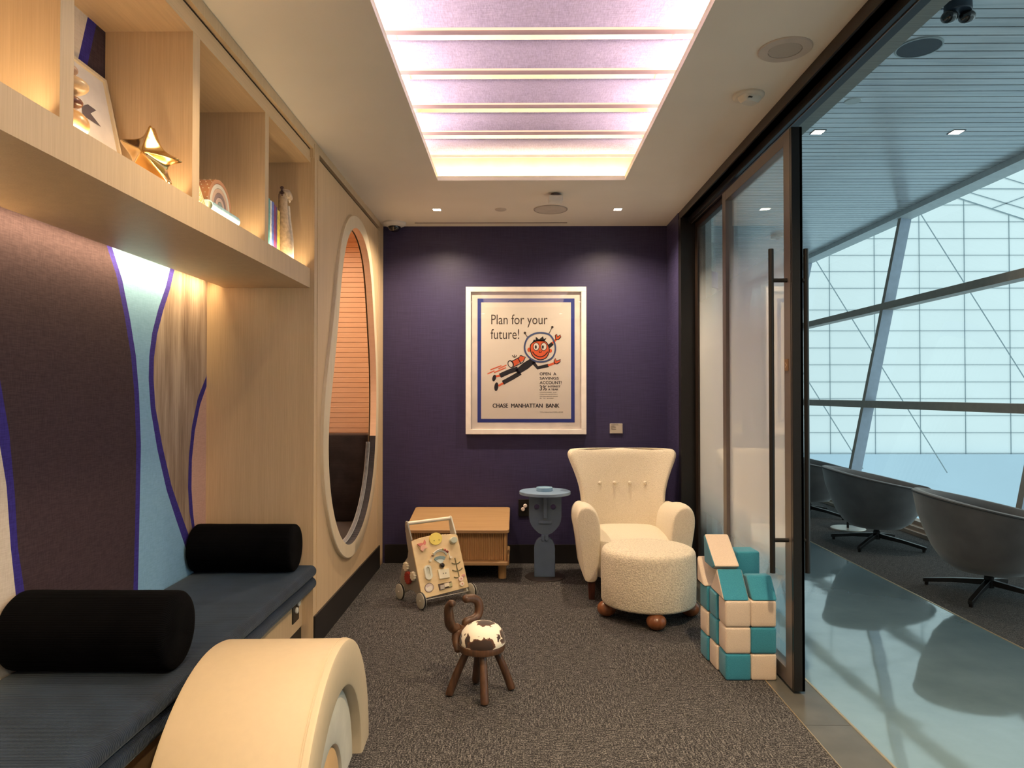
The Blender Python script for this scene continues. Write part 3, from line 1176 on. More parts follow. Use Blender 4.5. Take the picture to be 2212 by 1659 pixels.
def bolster(x0, x1, y, r, label):
    c = MB()
    L = x1 - x0
    e = 0.022
    prof = [(0.005, 0), (r * 0.8, 0.0), (r * 0.93, 0.003), (r * 0.985, 0.011), (r, e)]
    prof += [(r * (1 + 0.004 * math.sin(i * 1.7)), e + (L - 2 * e) * i / 10) for i in range(1, 10)]
    prof += [(r, L - e), (r * 0.985, L - 0.011), (r * 0.93, L - 0.003), (r * 0.8, L), (0.005, L)]
    c.lathe(prof, (0, 0, 0), 48, 'X')
    o = c.build('bolster_cushion', BOLST, angle=60, loc=(x0, y, 0.4655 + r))
    return tag(o, label, 'cushion', 'black bolsters on the bench')


bolster(-1.700, -1.150, 2.42, 0.131, 'black corduroy bolster lying across bench in front of the aubergine mural area')
bolster(-1.700, -1.165, 3.745, 0.124, 'black corduroy bolster against the timber end panel of the bench niche')

# outlet in the bench face
ot = thing('power_outlet', 'black outlet plate with two white child-safety plugs in the bench face', 'outlet', (-1.176, 3.72, 0.21))
p1 = on_x(629.5, 1350, -1.176)
b = MB()
b.box(0, 0.006, -0.052, 0.052, -0.065, 0.065)
b.build('plate', BLACKM, ot, bevel=0.002)
ot.location = (-1.176, 3.76, 0.262)
for dy, dz in ((0.0, -0.006), (0.036, 0.022)):
    b = MB()
    b.lathe([(0.001, 0.0), (0.016, 0.0), (0.016, 0.007), (0.012, 0.010), (0.001, 0.010)], (0.006, dy, dz), 20, 'X')
    b.build('safety_plug', WHITEP, ot)

# ================================================================== THINGS ON THE SHELF
DK = 2.083


def on_plane(px, py, p0, n):
    """point where the sight line through a pixel meets a plane"""
    d = Vector(((px - VX) / F_PX, 1.0, (VY - py) / F_PX))
    n = Vector(n)
    t = (Vector(p0) - Vector((0, 0, CAM_H))).dot(n) / d.dot(n)
    return Vector((0, 0, CAM_H)) + d * t


# framed print leaning on the back of the bay
fp = thing('framed_print', 'light wood framed print with a grey pennant leaning inside a lit shelf bay', 'picture frame', (-1.40, 2.28, DK))
lean = math.radians(12)
fr_h, fr_y0, fr_y1 = 0.415, -0.17, 0.165
fpp = []


def fpt(y, h, out=0.0):
    return (-0.045 * 0 + 0.045 - math.sin(lean) * h + math.cos(lean) * out, y, math.cos(lean) * h + math.sin(lean) * out)


def slab(mb, y0, y1, h0, h1, o0, o1, mi=0):
    P = [fpt(y, h, o) for o in (o0, o1) for y, h in ((y0, h0), (y1, h0), (y1, h1), (y0, h1))]
    mb.add(P, [(0, 3, 2, 1), (4, 5, 6, 7), (0, 1, 5, 4), (1, 2, 6, 5), (2, 3, 7, 6), (3, 0, 4, 7)], mi)


b = MB()
for y0, y1, h0, h1 in ((fr_y0, fr_y1, 0, 0.012), (fr_y0, fr_y1, fr_h - 0.012, fr_h), (fr_y0, fr_y0 + 0.012, 0.012, fr_h - 0.012), (fr_y1 - 0.012, fr_y1, 0.012, fr_h - 0.012)):
    slab(b, y0, y1, h0, h1, -0.006, 0.012)
b.build('frame', MAPLE, fp, smooth=False)
b = MB()
slab(b, fr_y0 + 0.01, fr_y1 - 0.01, 0.01, fr_h - 0.01, -0.003, 0.003)
b.build('print', M('print_paper', (0.82, 0.78, 0.76), 0.6), fp, smooth=False)
b = MB()
pn = Vector((math.cos(lean), 0, math.sin(lean)))
base0 = Vector((-1.40 + 0.045, 2.28, DK)) + pn * 0.0045
arrow = [(1540, 680), (1660, 633), (1832, 758), (1718, 818), (1936, 1096), (1560, 860)]
vv = []
for cx, cy in arrow:
    w_ = on_plane(cx * 240 / 2212, 150 + cy * 240 / 2212, base0, pn) - Vector((-1.40, 2.28, DK))
    vv.append(tuple(w_))
b.add(vv, [tuple(range(len(vv)))])
b.build('printed_pennant', M('print_grey', (0.13, 0.11, 0.13), 0.7), fp, smooth=False)

# stacked wooden stones
for X_, r1_, r2_, z0_, hh, mt, lab in ((-1.215, 0.060, 0.058, DK, 0.086, HONEYSTONE, 'large honey-coloured wooden balancing stone at the bottom of the pile'),
                                       (-1.222, 0.050, 0.048, DK + 0.085, 0.038, REDSTONE, 'dark red wooden balancing stone second from the bottom of the pile'),
                                       (-1.215, 0.058, 0.055, DK + 0.122, 0.052, WALLNUTLIGHT, 'light striped wooden balancing stone second from the top of the pile'),
                                       (-1.225, 0.040, 0.038, DK + 0.173, 0.036, PINKSTONE, 'small pinkish wooden balancing stone on top of the pile')):
    b = MB()
    b.ball((0, 0, 0), r1_, r2_, hh / 2, 28, 14)
    tag(b.build('wooden_stone', mt, loc=(X_, 1.885, z0_ + hh / 2), rot=(0.05, 0.04, 0)), lab, 'wooden toy', 'balancing stones on the shelf')

# brass star
st = MB()
Yst = 2.34
tips = [(254.6, 300), (322, 268), (385, 343), (362, 397), (272, 385)]
inner = [(300, 292), (346, 322), (352, 357), (318, 378), (282, 345)]
ctr = Vector(on_y(319, 334, Yst))
out = []
for a_, c_ in zip(tips, inner):
    p = Vector(on_y(a_[0], a_[1], Yst))
    out.append(p)
    pi_ = Vector(on_y(c_[0], c_[1], Yst))
    out.append(ctr + (pi_ - ctr) * 0.72)
loc_st = Vector((ctr.x, Yst, DK))
vs_ = []
for p in out:
    d = p - ctr
    s_ = 1.15
    for dy in (-0.012, 0.012):
        q_ = ctr + d * s_ + Vector((0, dy, 0)) - loc_st
        q_.z = max(q_.z, 0.003)
        vs_.append(tuple(q_))
vs_.append(tuple(ctr + Vector((0, -0.062, 0)) - loc_st))
vs_.append(tuple(ctr + Vector((0, 0.062, 0)) - loc_st))
fs = []
for i in range(10):
    j = (i + 1) % 10
    fs.append((2 * i, 2 * j, 20))
    fs.append((2 * j + 1, 2 * i + 1, 21))
    fs.append((2 * i, 2 * i + 1, 2 * j + 1, 2 * j))
st.add(vs_, fs)
o = st.build('star_ornament', BRASS, sub=3, loc=tuple(loc_st))
cr = o.data.attributes.new('crease_edge', 'FLOAT', 'EDGE') if 'crease_edge' not in o.data.attributes else o.data.attributes['crease_edge']
for e in o.data.edges:
    a_, c_ = e.vertices
    if 20 in (a_, c_) or 21 in (a_, c_):
        k_ = (a_ if a_ < 20 else c_) // 2
        cr.data[e.index].value = 0.6 if k_ % 2 == 0 else 0.45
    elif abs(a_ - c_) > 1:
        cr.data[e.index].value = 0.4
tag(o, 'puffy brass five-pointed star standing in a shelf bay', 'ornament')

# woven yellow teepee beside the divider
b = MB()
b.lathe([(0.058, 0.0), (0.050, 0.03), (0.036, 0.075), (0.018, 0.125), (0.004, 0.155)], (0, 0, 0), 24)


def checks():
    m, nt, bb = new_mat('yellow_check')
    ck = N(nt, 'ShaderNodeTexChecker')
    ck.inputs['Scale'].default_value = 150
    ck.inputs['Color1'].default_value = (0.75, 0.62, 0.16, 1)
    ck.inputs['Color2'].default_value = (0.85, 0.80, 0.62, 1)
    nt.links.new(coords(nt), ck.inputs['Vector'])
    nt.links.new(ck.outputs['Color'], bb.inputs['Base Color'])
    return m


tag(b.build('cone_toy', checks(), loc=(-1.205, 2.592, DK)), 'small yellow checked cone beside the rainbow toy on the shelf', 'toy')


def book_lying(name, x0, x1, y0, y1, z0, z1, mcover, mpage, label, group):
    t = thing(name, label, 'book', ((x0 + x1) / 2, (y0 + y1) / 2, z0), 0, group)
    cx, cy = (x0 + x1) / 2, (y0 + y1) / 2
    h = z1 - z0
    c = MB()
    pr = [(x1 - cx - h / 2 + h / 2 * math.cos(a), h / 2 + h / 2 * math.sin(a)) for a in [(-PI / 2 + PI * i / 8) for i in range(9)]]
    pin = [(x1 - cx - h / 2 + (h / 2 - 0.003) * math.cos(a), h / 2 + (h / 2 - 0.003) * math.sin(a)) for a in [(-PI / 2 + PI * i / 8) for i in range(9)]]
    poly = [(x0 - cx, 0)] + pr + [(x0 - cx, h), (x0 - cx, h - 0.003)] + pin[::-1] + [(x0 - cx, 0.003)]
    c.prism(poly, 'Y', y0 - cy, y1 - cy)
    c.build('cover', mcover, t)
    c = MB()
    c.box(x0 - cx + 0.004, x1 - cx - h / 2, y0 - cy + 0.003, y1 - cy - 0.003, 0.0032, h - 0.0032)
    c.build('pages', mpage, t, smooth=False)
    return t


PAGE = M('book_pages', (0.78, 0.70, 0.56), 0.8)
book_lying('picture_book', -1.40, -1.165, 2.70, 2.975, DK, DK + 0.018, M('white_cover', (0.75, 0.75, 0.76), 0.5), PAGE, 'thin white book lying under the pale blue book', 'books lying on the shelf')
book_lying('picture_book', -1.40, -1.165, 2.70, 2.965, DK + 0.018, DK + 0.062, M('sky_cover', (0.42, 0.66, 0.74), 0.5, var=((1, 1, 1), 40, 0.25)), PAGE, 'thick pale blue book lying flat under the rainbow toy', 'books lying on the shelf')

# rainbow stacker on the books
rb = thing('rainbow_toy', 'wooden rainbow stacker with dotted outer arch on top of the blue book', 'toy', (-1.24, 2.835, DK + 0.062))
TERRA = M('terracotta_paint', (0.60, 0.28, 0.14), 0.6)
cols = [TERRA, M('cream_paint', (0.82, 0.74, 0.60), 0.6), M('peach_paint', (0.72, 0.48, 0.34), 0.6), M('mauve_paint', (0.32, 0.22, 0.20), 0.6),
        M('soft_pink_paint', (0.74, 0.52, 0.42), 0.6), M('sage_paint', (0.34, 0.38, 0.34), 0.6)]
R0 = 0.112
zlift = 0.0
for i, cm in enumerate(cols):
    ro, ri = R0 - 0.0175 * i, R0 - 0.0175 * (i + 1) + 0.0012
    poly = [(ro * math.cos(a), ro * math.sin(a)) for a in [PI * k / 28 for k in range(29)]] + [(max(ri, 0.004) * math.cos(a), max(ri, 0.004) * math.sin(a)) for a in [PI * k / 28 for k in range(28, -1, -1)]]
    b = MB()
    b.prism(poly, 'X', -0.10, 0.045)
    b.build('arch', cm, rb, bevel=0.0015)
b = MB()
for ix in range(6):
    for ia in range(16):
        a = 0.25 + (PI - 0.4) * ia / 15
        x = -0.085 + ix * 0.023 + (0.011 if ia % 2 else 0)
        b.ball((x, (R0 + 0.0005) * math.cos(a), (R0 + 0.0005) * math.sin(a)), 0.0026, 0.0026, 0.0026, 6, 4)
tag(b.build('painted_dots', M('dot_paint', (0.85, 0.70, 0.50), 0.6), rb), kind='stuff')

# upright books
ub = [(3.240, 0.034, 0.205, (0.55, 0.42, 0.30), 'beige book standing against the shelf divider'),
      (3.276, 0.030, 0.252, (0.05, 0.035, 0.03), 'dark brown book standing between the beige and rust books'),
      (3.308, 0.034, 0.246, (0.36, 0.15, 0.08), 'rust-coloured book standing in the row of upright books'),
      (3.345, 0.030, 0.250, (0.09, 0.36, 0.36), 'teal book standing in the row of upright books'),
      (3.378, 0.024, 0.246, (0.72, 0.76, 0.80), 'white book standing between the teal and blue books'),
      (3.405, 0.026, 0.248, (0.12, 0.20, 0.62), 'blue book standing in the row of upright books'),
      (3.434, 0.026, 0.240, (0.30, 0.06, 0.18), 'magenta book standing in the row of upright books'),
      (3.463, 0.016, 0.236, (0.13, 0.08, 0.20), 'thin dark purple book standing between magenta and yellow books'),
      (3.482, 0.036, 0.226, (0.78, 0.62, 0.12), 'yellow dotted book at the end of the row beside the giraffe')]
for y0, w, h, c, lab in ub:
    t = thing('picture_book', lab, 'book', (-1.27, y0 + w / 2, DK), 0, 'upright books on the shelf')
    b = MB()
    cm = M('cover_%d' % int(y0 * 1000), c, 0.45, var=((1, 60, 40), 1, 0.35))
    b.box(-0.10, 0.082, -w / 2, -w / 2 + 0.0025, 0, h)
    b.box(-0.10, 0.082, w / 2 - 0.0025, w / 2, 0, h)
    b.box(0.082, 0.086, -w / 2, w / 2, 0, h)
    b.build('cover', cm, t, bevel=0.001)
    b = MB()
    b.box(-0.097, 0.081, -w / 2 + 0.003, w / 2 - 0.003, 0.004, h - 0.004)
    b.build('pages', PAGE, t, smooth=False)

# giraffe plush
gp = thing('giraffe_plush', 'tan plush giraffe with a long neck standing beside the upright books', 'soft toy', (-1.215, 3.655, DK))
GP = M('tan_plush', (0.48, 0.36, 0.24), 0.9, sheen=0.5, var=((1, 1, 1), 60, 0.25))
GPL = M('pale_plush', (0.66, 0.55, 0.42), 0.9, sheen=0.5, var=((1, 1, 1), 60, 0.15))
GPD = M('dark_brown_plush', (0.08, 0.03, 0.02), 0.9, sheen=0.4)
b = MB()
b.tube([(0, 0.02, 0.0), (0, 0.022, 0.09), (0, 0.012, 0.16), (0, 0.005, 0.22), (0, 0.0, 0.30), (0, -0.002, 0.35)], [0.045, 0.044, 0.034, 0.027, 0.023, 0.022], 16, smooth_path=4)
b.tube([(0.0, -0.004, 0.345), (0.012, 0.018, 0.355), (0.02, 0.045, 0.335)], [0.025, 0.027, 0.018], 14, smooth_path=4)
b.build('body', GP, gp)
b = MB()
b.tube([(0.02, 0.05, 0.0), (0.02, 0.05, 0.12), (0.012, 0.045, 0.22), (0.012, 0.036, 0.30)], [0.022, 0.020, 0.017, 0.012], 12, smooth_path=3)
b.ball((0.022, 0.036, 0.345), 0.008, 0.018, 0.030, 12, 8)
b.build('belly', GPL, gp)
for dy, dz in ((-0.035, 0.372), (-0.034, 0.345)):
    b = MB()
    b.tube([(0, -0.01, dz - 0.01), (0.004, dy + 0.008, dz), (0.006, dy, dz + 0.004)], [0.006, 0.007, 0.010], 8)
    b.build('horn', GPD, gp)

# ================================================================== CEILING FITTINGS
def round_speaker(x, y, r, rin, label, z=ZC, m1=CEILP, m2=None, down=0.006):
    t = thing('ceiling_speaker', label, 'speaker', (x, y, z))
    c = MB()
    c.lathe([(rin, -0.001), (rin, -down), (r - 0.004, -down), (r, -down + 0.003), (r, 0.0)], (0, 0, 0), 48)
    c.build('trim_ring', m1, t, angle=25)
    c = MB()
    c.lathe([(0.001, -down + 0.001), (rin - 0.002, -down + 0.001), (rin - 0.002, 0), (0.001, 0)], (0, 0, 0), 48)
    c.build('speaker_grille', m2 or M('grille_beige', (0.52, 0.47, 0.42), 0.7, var=((1, 1, 1), 400, 0.1)), t, angle=25)
    return t


spk = M('speaker_trim', (0.62, 0.55, 0.49), 0.6)
round_speaker(0.25, 5.36, 0.129, 0.122, 'flush round ceiling speaker between the two downlights', m1=M('grille_edge', (0.45, 0.40, 0.36), 0.7), m2=M('grille_flush', (0.60, 0.55, 0.50), 0.7))
round_speaker(1.085, 2.87, 0.106, 0.066, 'round ceiling speaker with wide trim ring above the sliding door', m1=spk)

DLN = 'small square fill downlight added in the ceiling out of view'  # label for the fixtures added around the unseen fill spots
for x, y, lab in ((-0.611, 5.36, 'small square recessed downlight above the wood cabinet end of the room'), (0.758, 5.36, 'small square recessed downlight above the cream armchair')) + tuple((q[0], q[1], DLN) for q in FILL_LIGHTS):
    t = thing('downlight', lab, 'downlight', (x, y, ZC), 0, 'square downlights')
    b = MB()
    for a in ((-0.034, 0.034, -0.034, -0.028), (-0.034, 0.034, 0.028, 0.034), (-0.034, -0.028, -0.028, 0.028), (0.028, 0.034, -0.028, 0.028)):
        b.box(a[0], a[1], a[2], a[3], -0.003, 0)
    b.build('trim_frame', WHITEP, t, smooth=False)
    b = MB()
    b.box(-0.028, 0.028, -0.028, 0.028, -0.0022, -0.0015)
    b.build('lens', LED, t, smooth=False)

b = MB()
b.lathe([(0.001, -0.006), (0.038, -0.006), (0.044, -0.003), (0.044, 0)], (0, 0, 0), 32)
tag(b.build('sprinkler_cover', M('cover_beige', (0.60, 0.54, 0.48), 0.6), loc=(-0.128, 5.36, ZC)), 'small round flush sprinkler cover plate in the ceiling', 'sprinkler cover')

t = thing('occupancy_sensor', 'small white box sensor hanging under the ceiling above the speaker', 'sensor', (0.264, 4.94, ZC))
b = MB()
b.lathe([(0.03, 0), (0.032, -0.012), (0.046, -0.014), (0.047, -0.022)], (0, 0, 0), 28)
b.build('mount', M('sensor_mount', (0.12, 0.09, 0.09), 0.5), t)
b = MB()
b.box(-0.05, 0.05, -0.045, 0.045, -0.060, -0.020)
b.build('housing', WHITEP, t, bevel=0.008, seg=3)

t = thing('smoke_detector', 'white round smoke and strobe detector on the ceiling near the sliding door', 'smoke detector', (1.079, 3.31, ZC), math.radians(25))
b = MB()
b.lathe([(0.072, 0), (0.072, -0.008), (0.066, -0.016), (0.060, -0.018)], (0, 0, 0), 32)
b.build('base', M('detector_white', (0.74, 0.70, 0.62), 0.45), t)
b = MB()
b.loft([superring(-0.004, -0.012, z, rx, ry, 32, 3) for z, rx, ry in ((-0.016, 0.054, 0.040), (-0.03, 0.050, 0.036), (-0.044, 0.038, 0.026))])
b.build('body', M('detector_white', (0.74, 0.70, 0.62), 0.45), t)
b = MB()
for i in range(5):
    b.box(-0.04 + i * 0.004, -0.038 + i * 0.004, -0.052, -0.030, -0.034, -0.030)
b.build('sounder_grille', BLACKM, t, smooth=False)

t = thing('dome_camera', 'white dome security camera with dark lens in the ceiling corner', 'security camera', (-1.005, 5.77, ZC))
b = MB()
b.lathe([(0.094, 0), (0.094, -0.012), (0.082, -0.024), (0.060, -0.034), (0.050, -0.034)], (0, 0, 0), 40)
b.build('mount', WHITEP, t)
b = MB()
b.lathe([(0.052, -0.03)] + [(0.052 * math.cos(a), -0.034 - 0.044 * math.sin(a)) for a in [PI / 2 * k / 10 for k in range(1, 10)]] + [(0.002, -0.078)], (0, 0, 0), 32)
b.build('dome', DARKLENS, t)

b = MB()
b.box(-0.84, 0.405, 5.772, 5.777, ZC - 0.0015, ZC)
b.box(-0.84, 0.405, 5.783, 5.788, ZC - 0.0015, ZC)
tag(b.build('slot_diffuser', M('slot_dark', (0.05, 0.035, 0.03), 0.7), smooth=False), 'thin dark linear air slot in the ceiling along the purple wall', 'air vent')

# ================================================================== POSTER AND WALL LABEL
KP = 400 / 1843.0


def pp(cx, cy):
    p = on_y(980 + cx * KP, 600 + cy * KP, 5.87)
    return p[0], p[2]


po = thing('framed_poster', 'large white framed advertising poster with a flying child astronaut on the purple wall', 'poster', (0.07, 5.9, 1.68))


def pbox(mb, cx0, cx1, cy0, cy1, ya, yb, mi=0):
    x0, z1 = pp(cx0, cy0)
    x1, z0 = pp(cx1, cy1)
    mb.box(x0, x1, ya, yb, z0, z1, mi)


off = (-0.07, -5.9, -1.68)
b = MB()
for a in ((120, 1320, 88, 138), (120, 1320, 1507, 1558), (120, 170, 138, 1507), (1270, 1320, 138, 1507)):
    pbox(b, *a, 5.862, 5.898)
b.build('frame', WHITEF, po, smooth=False, bevel=0.002, loc=off)
INK_BLUE = M('ink_blue', (0.025, 0.05, 0.32), 0.6, var=((1, 1, 1), 5, 0.05))
PAPER = M('poster_paper', (0.82, 0.78, 0.74), 0.7, var=((1, 1, 1), 5, 0.02))
b = MB()
pbox(b, 165, 1275, 133, 1512, 5.886, 5.892)
b.build('mat_board', M('mat_board', (0.84, 0.80, 0.78), 0.7), po, smooth=False, loc=off)
b = MB()
pbox(b, 236, 1205, 203, 1440, 5.8845, 5.886)
b.build('blue_border', INK_BLUE, po, smooth=False, loc=off)
b = MB()
pbox(b, 272, 1169, 242, 1405, 5.8835, 5.8845)
b.build('print_sheet', PAPER, po, smooth=False, loc=off)
b = MB()
pbox(b, 166, 1274, 134, 1511, 5.8720, 5.8735)
b.build('glazing', GLASS_POSTER, po, smooth=False, loc=off)

INK = M('ink_black', (0.012, 0.012, 0.016), 0.7)
INKB = M('ink_brown', (0.06, 0.045, 0.04), 0.7)
INKO = M('ink_orange', (0.80, 0.13, 0.04), 0.7)
INKW = M('ink_white', (0.85, 0.82, 0.80), 0.7)
INKS = M('ink_slate_blue', (0.06, 0.10, 0.26), 0.7)
b = MB()


def flat(pts, mi, ly):
    y = 5.8833 - 0.0004 * ly
    bm = bmesh.new()
    vs3 = [bm.verts.new((pp(*p)[0], y, pp(*p)[1])) for p in pts]
    es = [bm.edges.new((vs3[i], vs3[(i + 1) % len(vs3)])) for i in range(len(vs3))]
    bmesh.ops.triangle_fill(bm, edges=es, use_beauty=True)
    bm.verts.index_update()
    b.add([tuple(v.co) for v in bm.verts], [tuple(v.index for v in f.verts) for f in bm.faces], mi)
    bm.free()


def stroke(pts, w, mi, ly, closed=False, k=5):
    q_ = smooth2d(pts, k, closed) if k > 1 else pts
    n = len(q_)
    L_, R_ = [], []
    for i in range(n):
        a = q_[(i - 1) % n] if closed else q_[max(i - 1, 0)]
        c = q_[(i + 1) % n] if closed else q_[min(i + 1, n - 1)]
        dx, dy = c[0] - a[0], c[1] - a[1]
        l_ = math.hypot(dx, dy) or 1
        nx, ny = -dy / l_ * w / 2, dx / l_ * w / 2
        L_.append((q_[i][0] + nx, q_[i][1] + ny))
        R_.append((q_[i][0] - nx, q_[i][1] - ny))
    y = 5.8833 - 0.0004 * ly
    vs3 = [(pp(*p)[0], y, pp(*p)[1]) for p in L_ + R_]
    rng = range(n if closed else n - 1)
    b.add(vs3, [(i, (i + 1) % n, n + (i + 1) % n, n + i) for i in rng], mi)


def oval(cx, cy, rx, ry, mi, ly, rot=0, n=28):
    flat([(cx + rx * math.cos(a) * math.cos(rot) - ry * math.sin(a) * math.sin(rot), cy + rx * math.cos(a) * math.sin(rot) + ry * math.sin(a) * math.cos(rot)) for a in [2 * PI * k / n for k in range(n)]], mi, ly)


# a simple flying child in a space suit: 0 black 1 orange 2 white 3 slate 4 brown
flat([(770, 800), (830, 830), (740, 905), (650, 960), (610, 920), (690, 850)], 0, 1)
stroke([(640, 905), (560, 930), (460, 975)], 46, 0, 1, k=1)
stroke([(665, 945), (590, 990), (490, 1045)], 44, 0, 1, k=1)
stroke([(465, 972), (420, 980)], 20, 1, 1, k=1)
stroke([(500, 1045), (445, 1075)], 20, 1, 1, k=1)
oval(402, 998, 18, 34, 0, 2, 0.25)
oval(424, 1084, 20, 44, 0, 2, 0.12)
stroke([(790, 840), (836, 896), (945, 872)], 34, 0, 1, k=1)
stroke([(940, 872), (1010, 848)], 22, 1, 2, k=1)
flat([(1000, 828), (1012, 800), (1024, 828), (1064, 812), (1060, 836), (1030, 856), (1002, 852)], 1, 2)
stroke([(1000, 828), (1012, 800), (1024, 828), (1064, 812), (1060, 836), (1030, 856), (1002, 852)], 8, 0, 3, True, 1)
stroke([(940, 690), (985, 652)], 36, 0, 1, k=1)
stroke([(980, 655), (1020, 612)], 22, 1, 1, k=1)
flat([(1012, 570), (1026, 560), (1034, 588), (1062, 566), (1068, 588), (1046, 612), (1018, 614)], 1, 2)
stroke([(1012, 570), (1026, 560), (1034, 588), (1062, 566), (1068, 588), (1046, 612), (1018, 614)], 8, 0, 3, True, 1)
# pack
flat([(585, 830), (650, 795), (665, 775), (712, 790), (690, 825), (665, 840), (600, 885)], 1, 2)
stroke([(560, 840), (655, 790)], 8, 0, 3, k=1)
stroke([(590, 890), (690, 840)], 8, 0, 3, k=1)
stroke([(655, 780), (668, 772), (714, 790), (690, 838)], 8, 0, 3, k=1)
stroke([(640, 800), (668, 850)], 8, 0, 3, k=1)
oval(568, 858, 30, 40, 0, 3, -0.4)
oval(566, 860, 20, 30, 2, 4, -0.4)
for c_ in ((600, 790, 582, 770), (605, 795, 606, 764), (612, 792, 628, 770)):
    stroke([(c_[0], c_[1]), (c_[2], c_[3])], 6, 0, 3, k=1)
for a_ in ((365, 915, 475, 873), (335, 957, 405, 925), (445, 905, 525, 868), (402, 943, 520, 893)):
    stroke([(a_[0], a_[1]), (a_[2], a_[3])], 10, 1, 2, k=1)
# head
flat(smooth2d([(770, 660), (830, 628), (910, 632), (945, 680), (950, 740), (915, 800), (850, 815), (790, 780), (765, 720)], 5), 1, 2)
stroke([(770, 660), (830, 628), (910, 632), (945, 680), (950, 740), (915, 800), (850, 815), (790, 780), (765, 720)], 9, 0, 3, True)
oval(752, 716, 18, 22, 1, 1)
oval(962, 726, 18, 20, 1, 1)
flat([(785, 640), (800, 612), (815, 622), (818, 585), (850, 612), (890, 580), (898, 608), (925, 596), (905, 632), (840, 628)], 0, 3)
for ex, pxx in ((822, 818), (898, 888)):
    oval(ex, 684, 32, 42, 0, 3)
    oval(ex, 684, 26, 36, 2, 4)
    oval(pxx, 688, 10, 18, 0, 5)
stroke([(850, 722), (854, 744), (872, 740), (870, 722)], 7, 0, 4, k=1)
stroke([(785, 735), (815, 770), (860, 786), (905, 772), (938, 735)], 9, 0, 4)
stroke([(880, 546), (960, 570), (1002, 640), (1012, 720), (985, 790), (920, 828), (840, 835), (770, 805), (720, 750), (706, 680), (735, 600), (800, 556)], 16, 3, 5, True)
stroke([(706, 548), (738, 592)], 7, 4, 4, k=1)
stroke([(982, 490), (946, 560)], 7, 4, 4, k=1)
oval(709, 546, 12, 12, 4, 5)
oval(983, 489, 12, 12, 4, 5)
b.build('illustration', [INK, INKO, INKW, INKS, INKB], po, smooth=False, loc=off)


def ptext(body, cx0, cx1, cy_top, cy_bot, mat=INK, bold=0.0):
    x0, z1 = pp(cx0, cy_top)
    x1, z0 = pp(cx1, cy_bot)
    o_ = text_mesh('lettering', body, x0, x1, z0, z1, 5.8830, mat, po, bold)
    o_.location = off


ptext('Plan for your', 373, 935, 362, 493, INKB, 0.0)
ptext('future!', 367, 652, 508, 609, INKB, 0.0)
ptext('OPEN  A', 857, 1022, 942, 970, INK, 0.0008)
ptext('SAVINGS', 857, 1046, 986, 1014, INK, 0.0008)
ptext('ACCOUNT!', 857, 1074, 1029, 1059, INK, 0.0008)
ptext('3%', 857, 926, 1072, 1121, INK, 0.0009)
ptext('INTEREST', 940, 1062, 1074, 1091, INK, 0.0008)
ptext('A YEAR', 942, 1040, 1103, 1120, INK, 0.0008)
ptext('COMPOUNDED  AND', 857, 1024, 1136, 1147, INKB)
ptext('CREDITED QUARTERLY', 857, 1036, 1156, 1167, INKB)
ptext('ON BALANCES FROM', 857, 1036, 1176, 1187, INKB)
ptext('$5  TO  $10,000*', 857, 998, 1195, 1207, INKB)
ptext('CHASE  MANHATTAN  BANK', 388, 1052, 1253, 1293, INK, 0.0014)
ptext('*3.5% on balances from $10,000 to $25,000', 857, 1089, 1331, 1345, INKB)

t = thing('wall_label', 'small beige caption plaque on the purple wall beside the poster', 'plaque', (0, 0, 0))
b = MB()
pbox(b, 1556, 1683, 1452, 1549, 5.888, 5.9)
o = b.build('plaque', M('plaque_beige', (0.50, 0.45, 0.38), 0.6), t, smooth=False, bevel=0.001)
b = MB()
for cx0, cx1, cy0 in ((1566, 1640, 1462), (1566, 1600, 1474), (1566, 1617, 1486), (1566, 1582, 1494), (1566, 1618, 1505)):
    pbox(b, cx0, cx1, cy0, cy0 + 3, 5.8872, 5.888)
b.build('caption_lines', INKB, t, smooth=False)

# outlet on the purple wall
t = thing('power_outlet', 'black outlet plate with two white plugs on the purple wall behind the side table', 'outlet', (0.055, 5.9, 0.38))
x0, _, z1 = on_y(1120, 1078, 5.89)
x1, _, z0 = on_y(1147, 1114.5, 5.89)
t.location = ((x0 + x1) / 2, 5.9, (z0 + z1) / 2)
b = MB()
b.box(-(x1 - x0) / 2, (x1 - x0) / 2, -0.008, 0, -(z1 - z0) / 2, (z1 - z0) / 2)
b.build('plate', BLACKM, t, bevel=0.002)
for px_, py_ in ((1134.5, 1092.2), (1129.7, 1099.3)):
    x_, _, z_ = on_y(px_, py_, 5.89)
    b = MB()
    b.lathe([(0.001, -0.018), (0.012, -0.018), (0.0165, -0.014), (0.0165, -0.008), (0.001, -0.008)], (x_ - t.location.x, 0, z_ - t.location.z), 20, 'Y')
    b.build('safety_plug', M('plug_white', (0.85, 0.75, 0.72), 0.4), t)

# ================================================================== LOW CABINET
cb = thing('low_cabinet', 'low honey oak cabinet with slatted doors and sloping top against the purple wall', 'cabinet', (-0.45, 5.58, 0))
cx0, cx1, cyf, cyb = -0.39, 0.388, -0.285, 0.295       # local x range, front and back


def ctop(y):
    t_ = (y - cyf) / (cyb - cyf)
    return 0.388 + (0.468 - 0.388) * t_


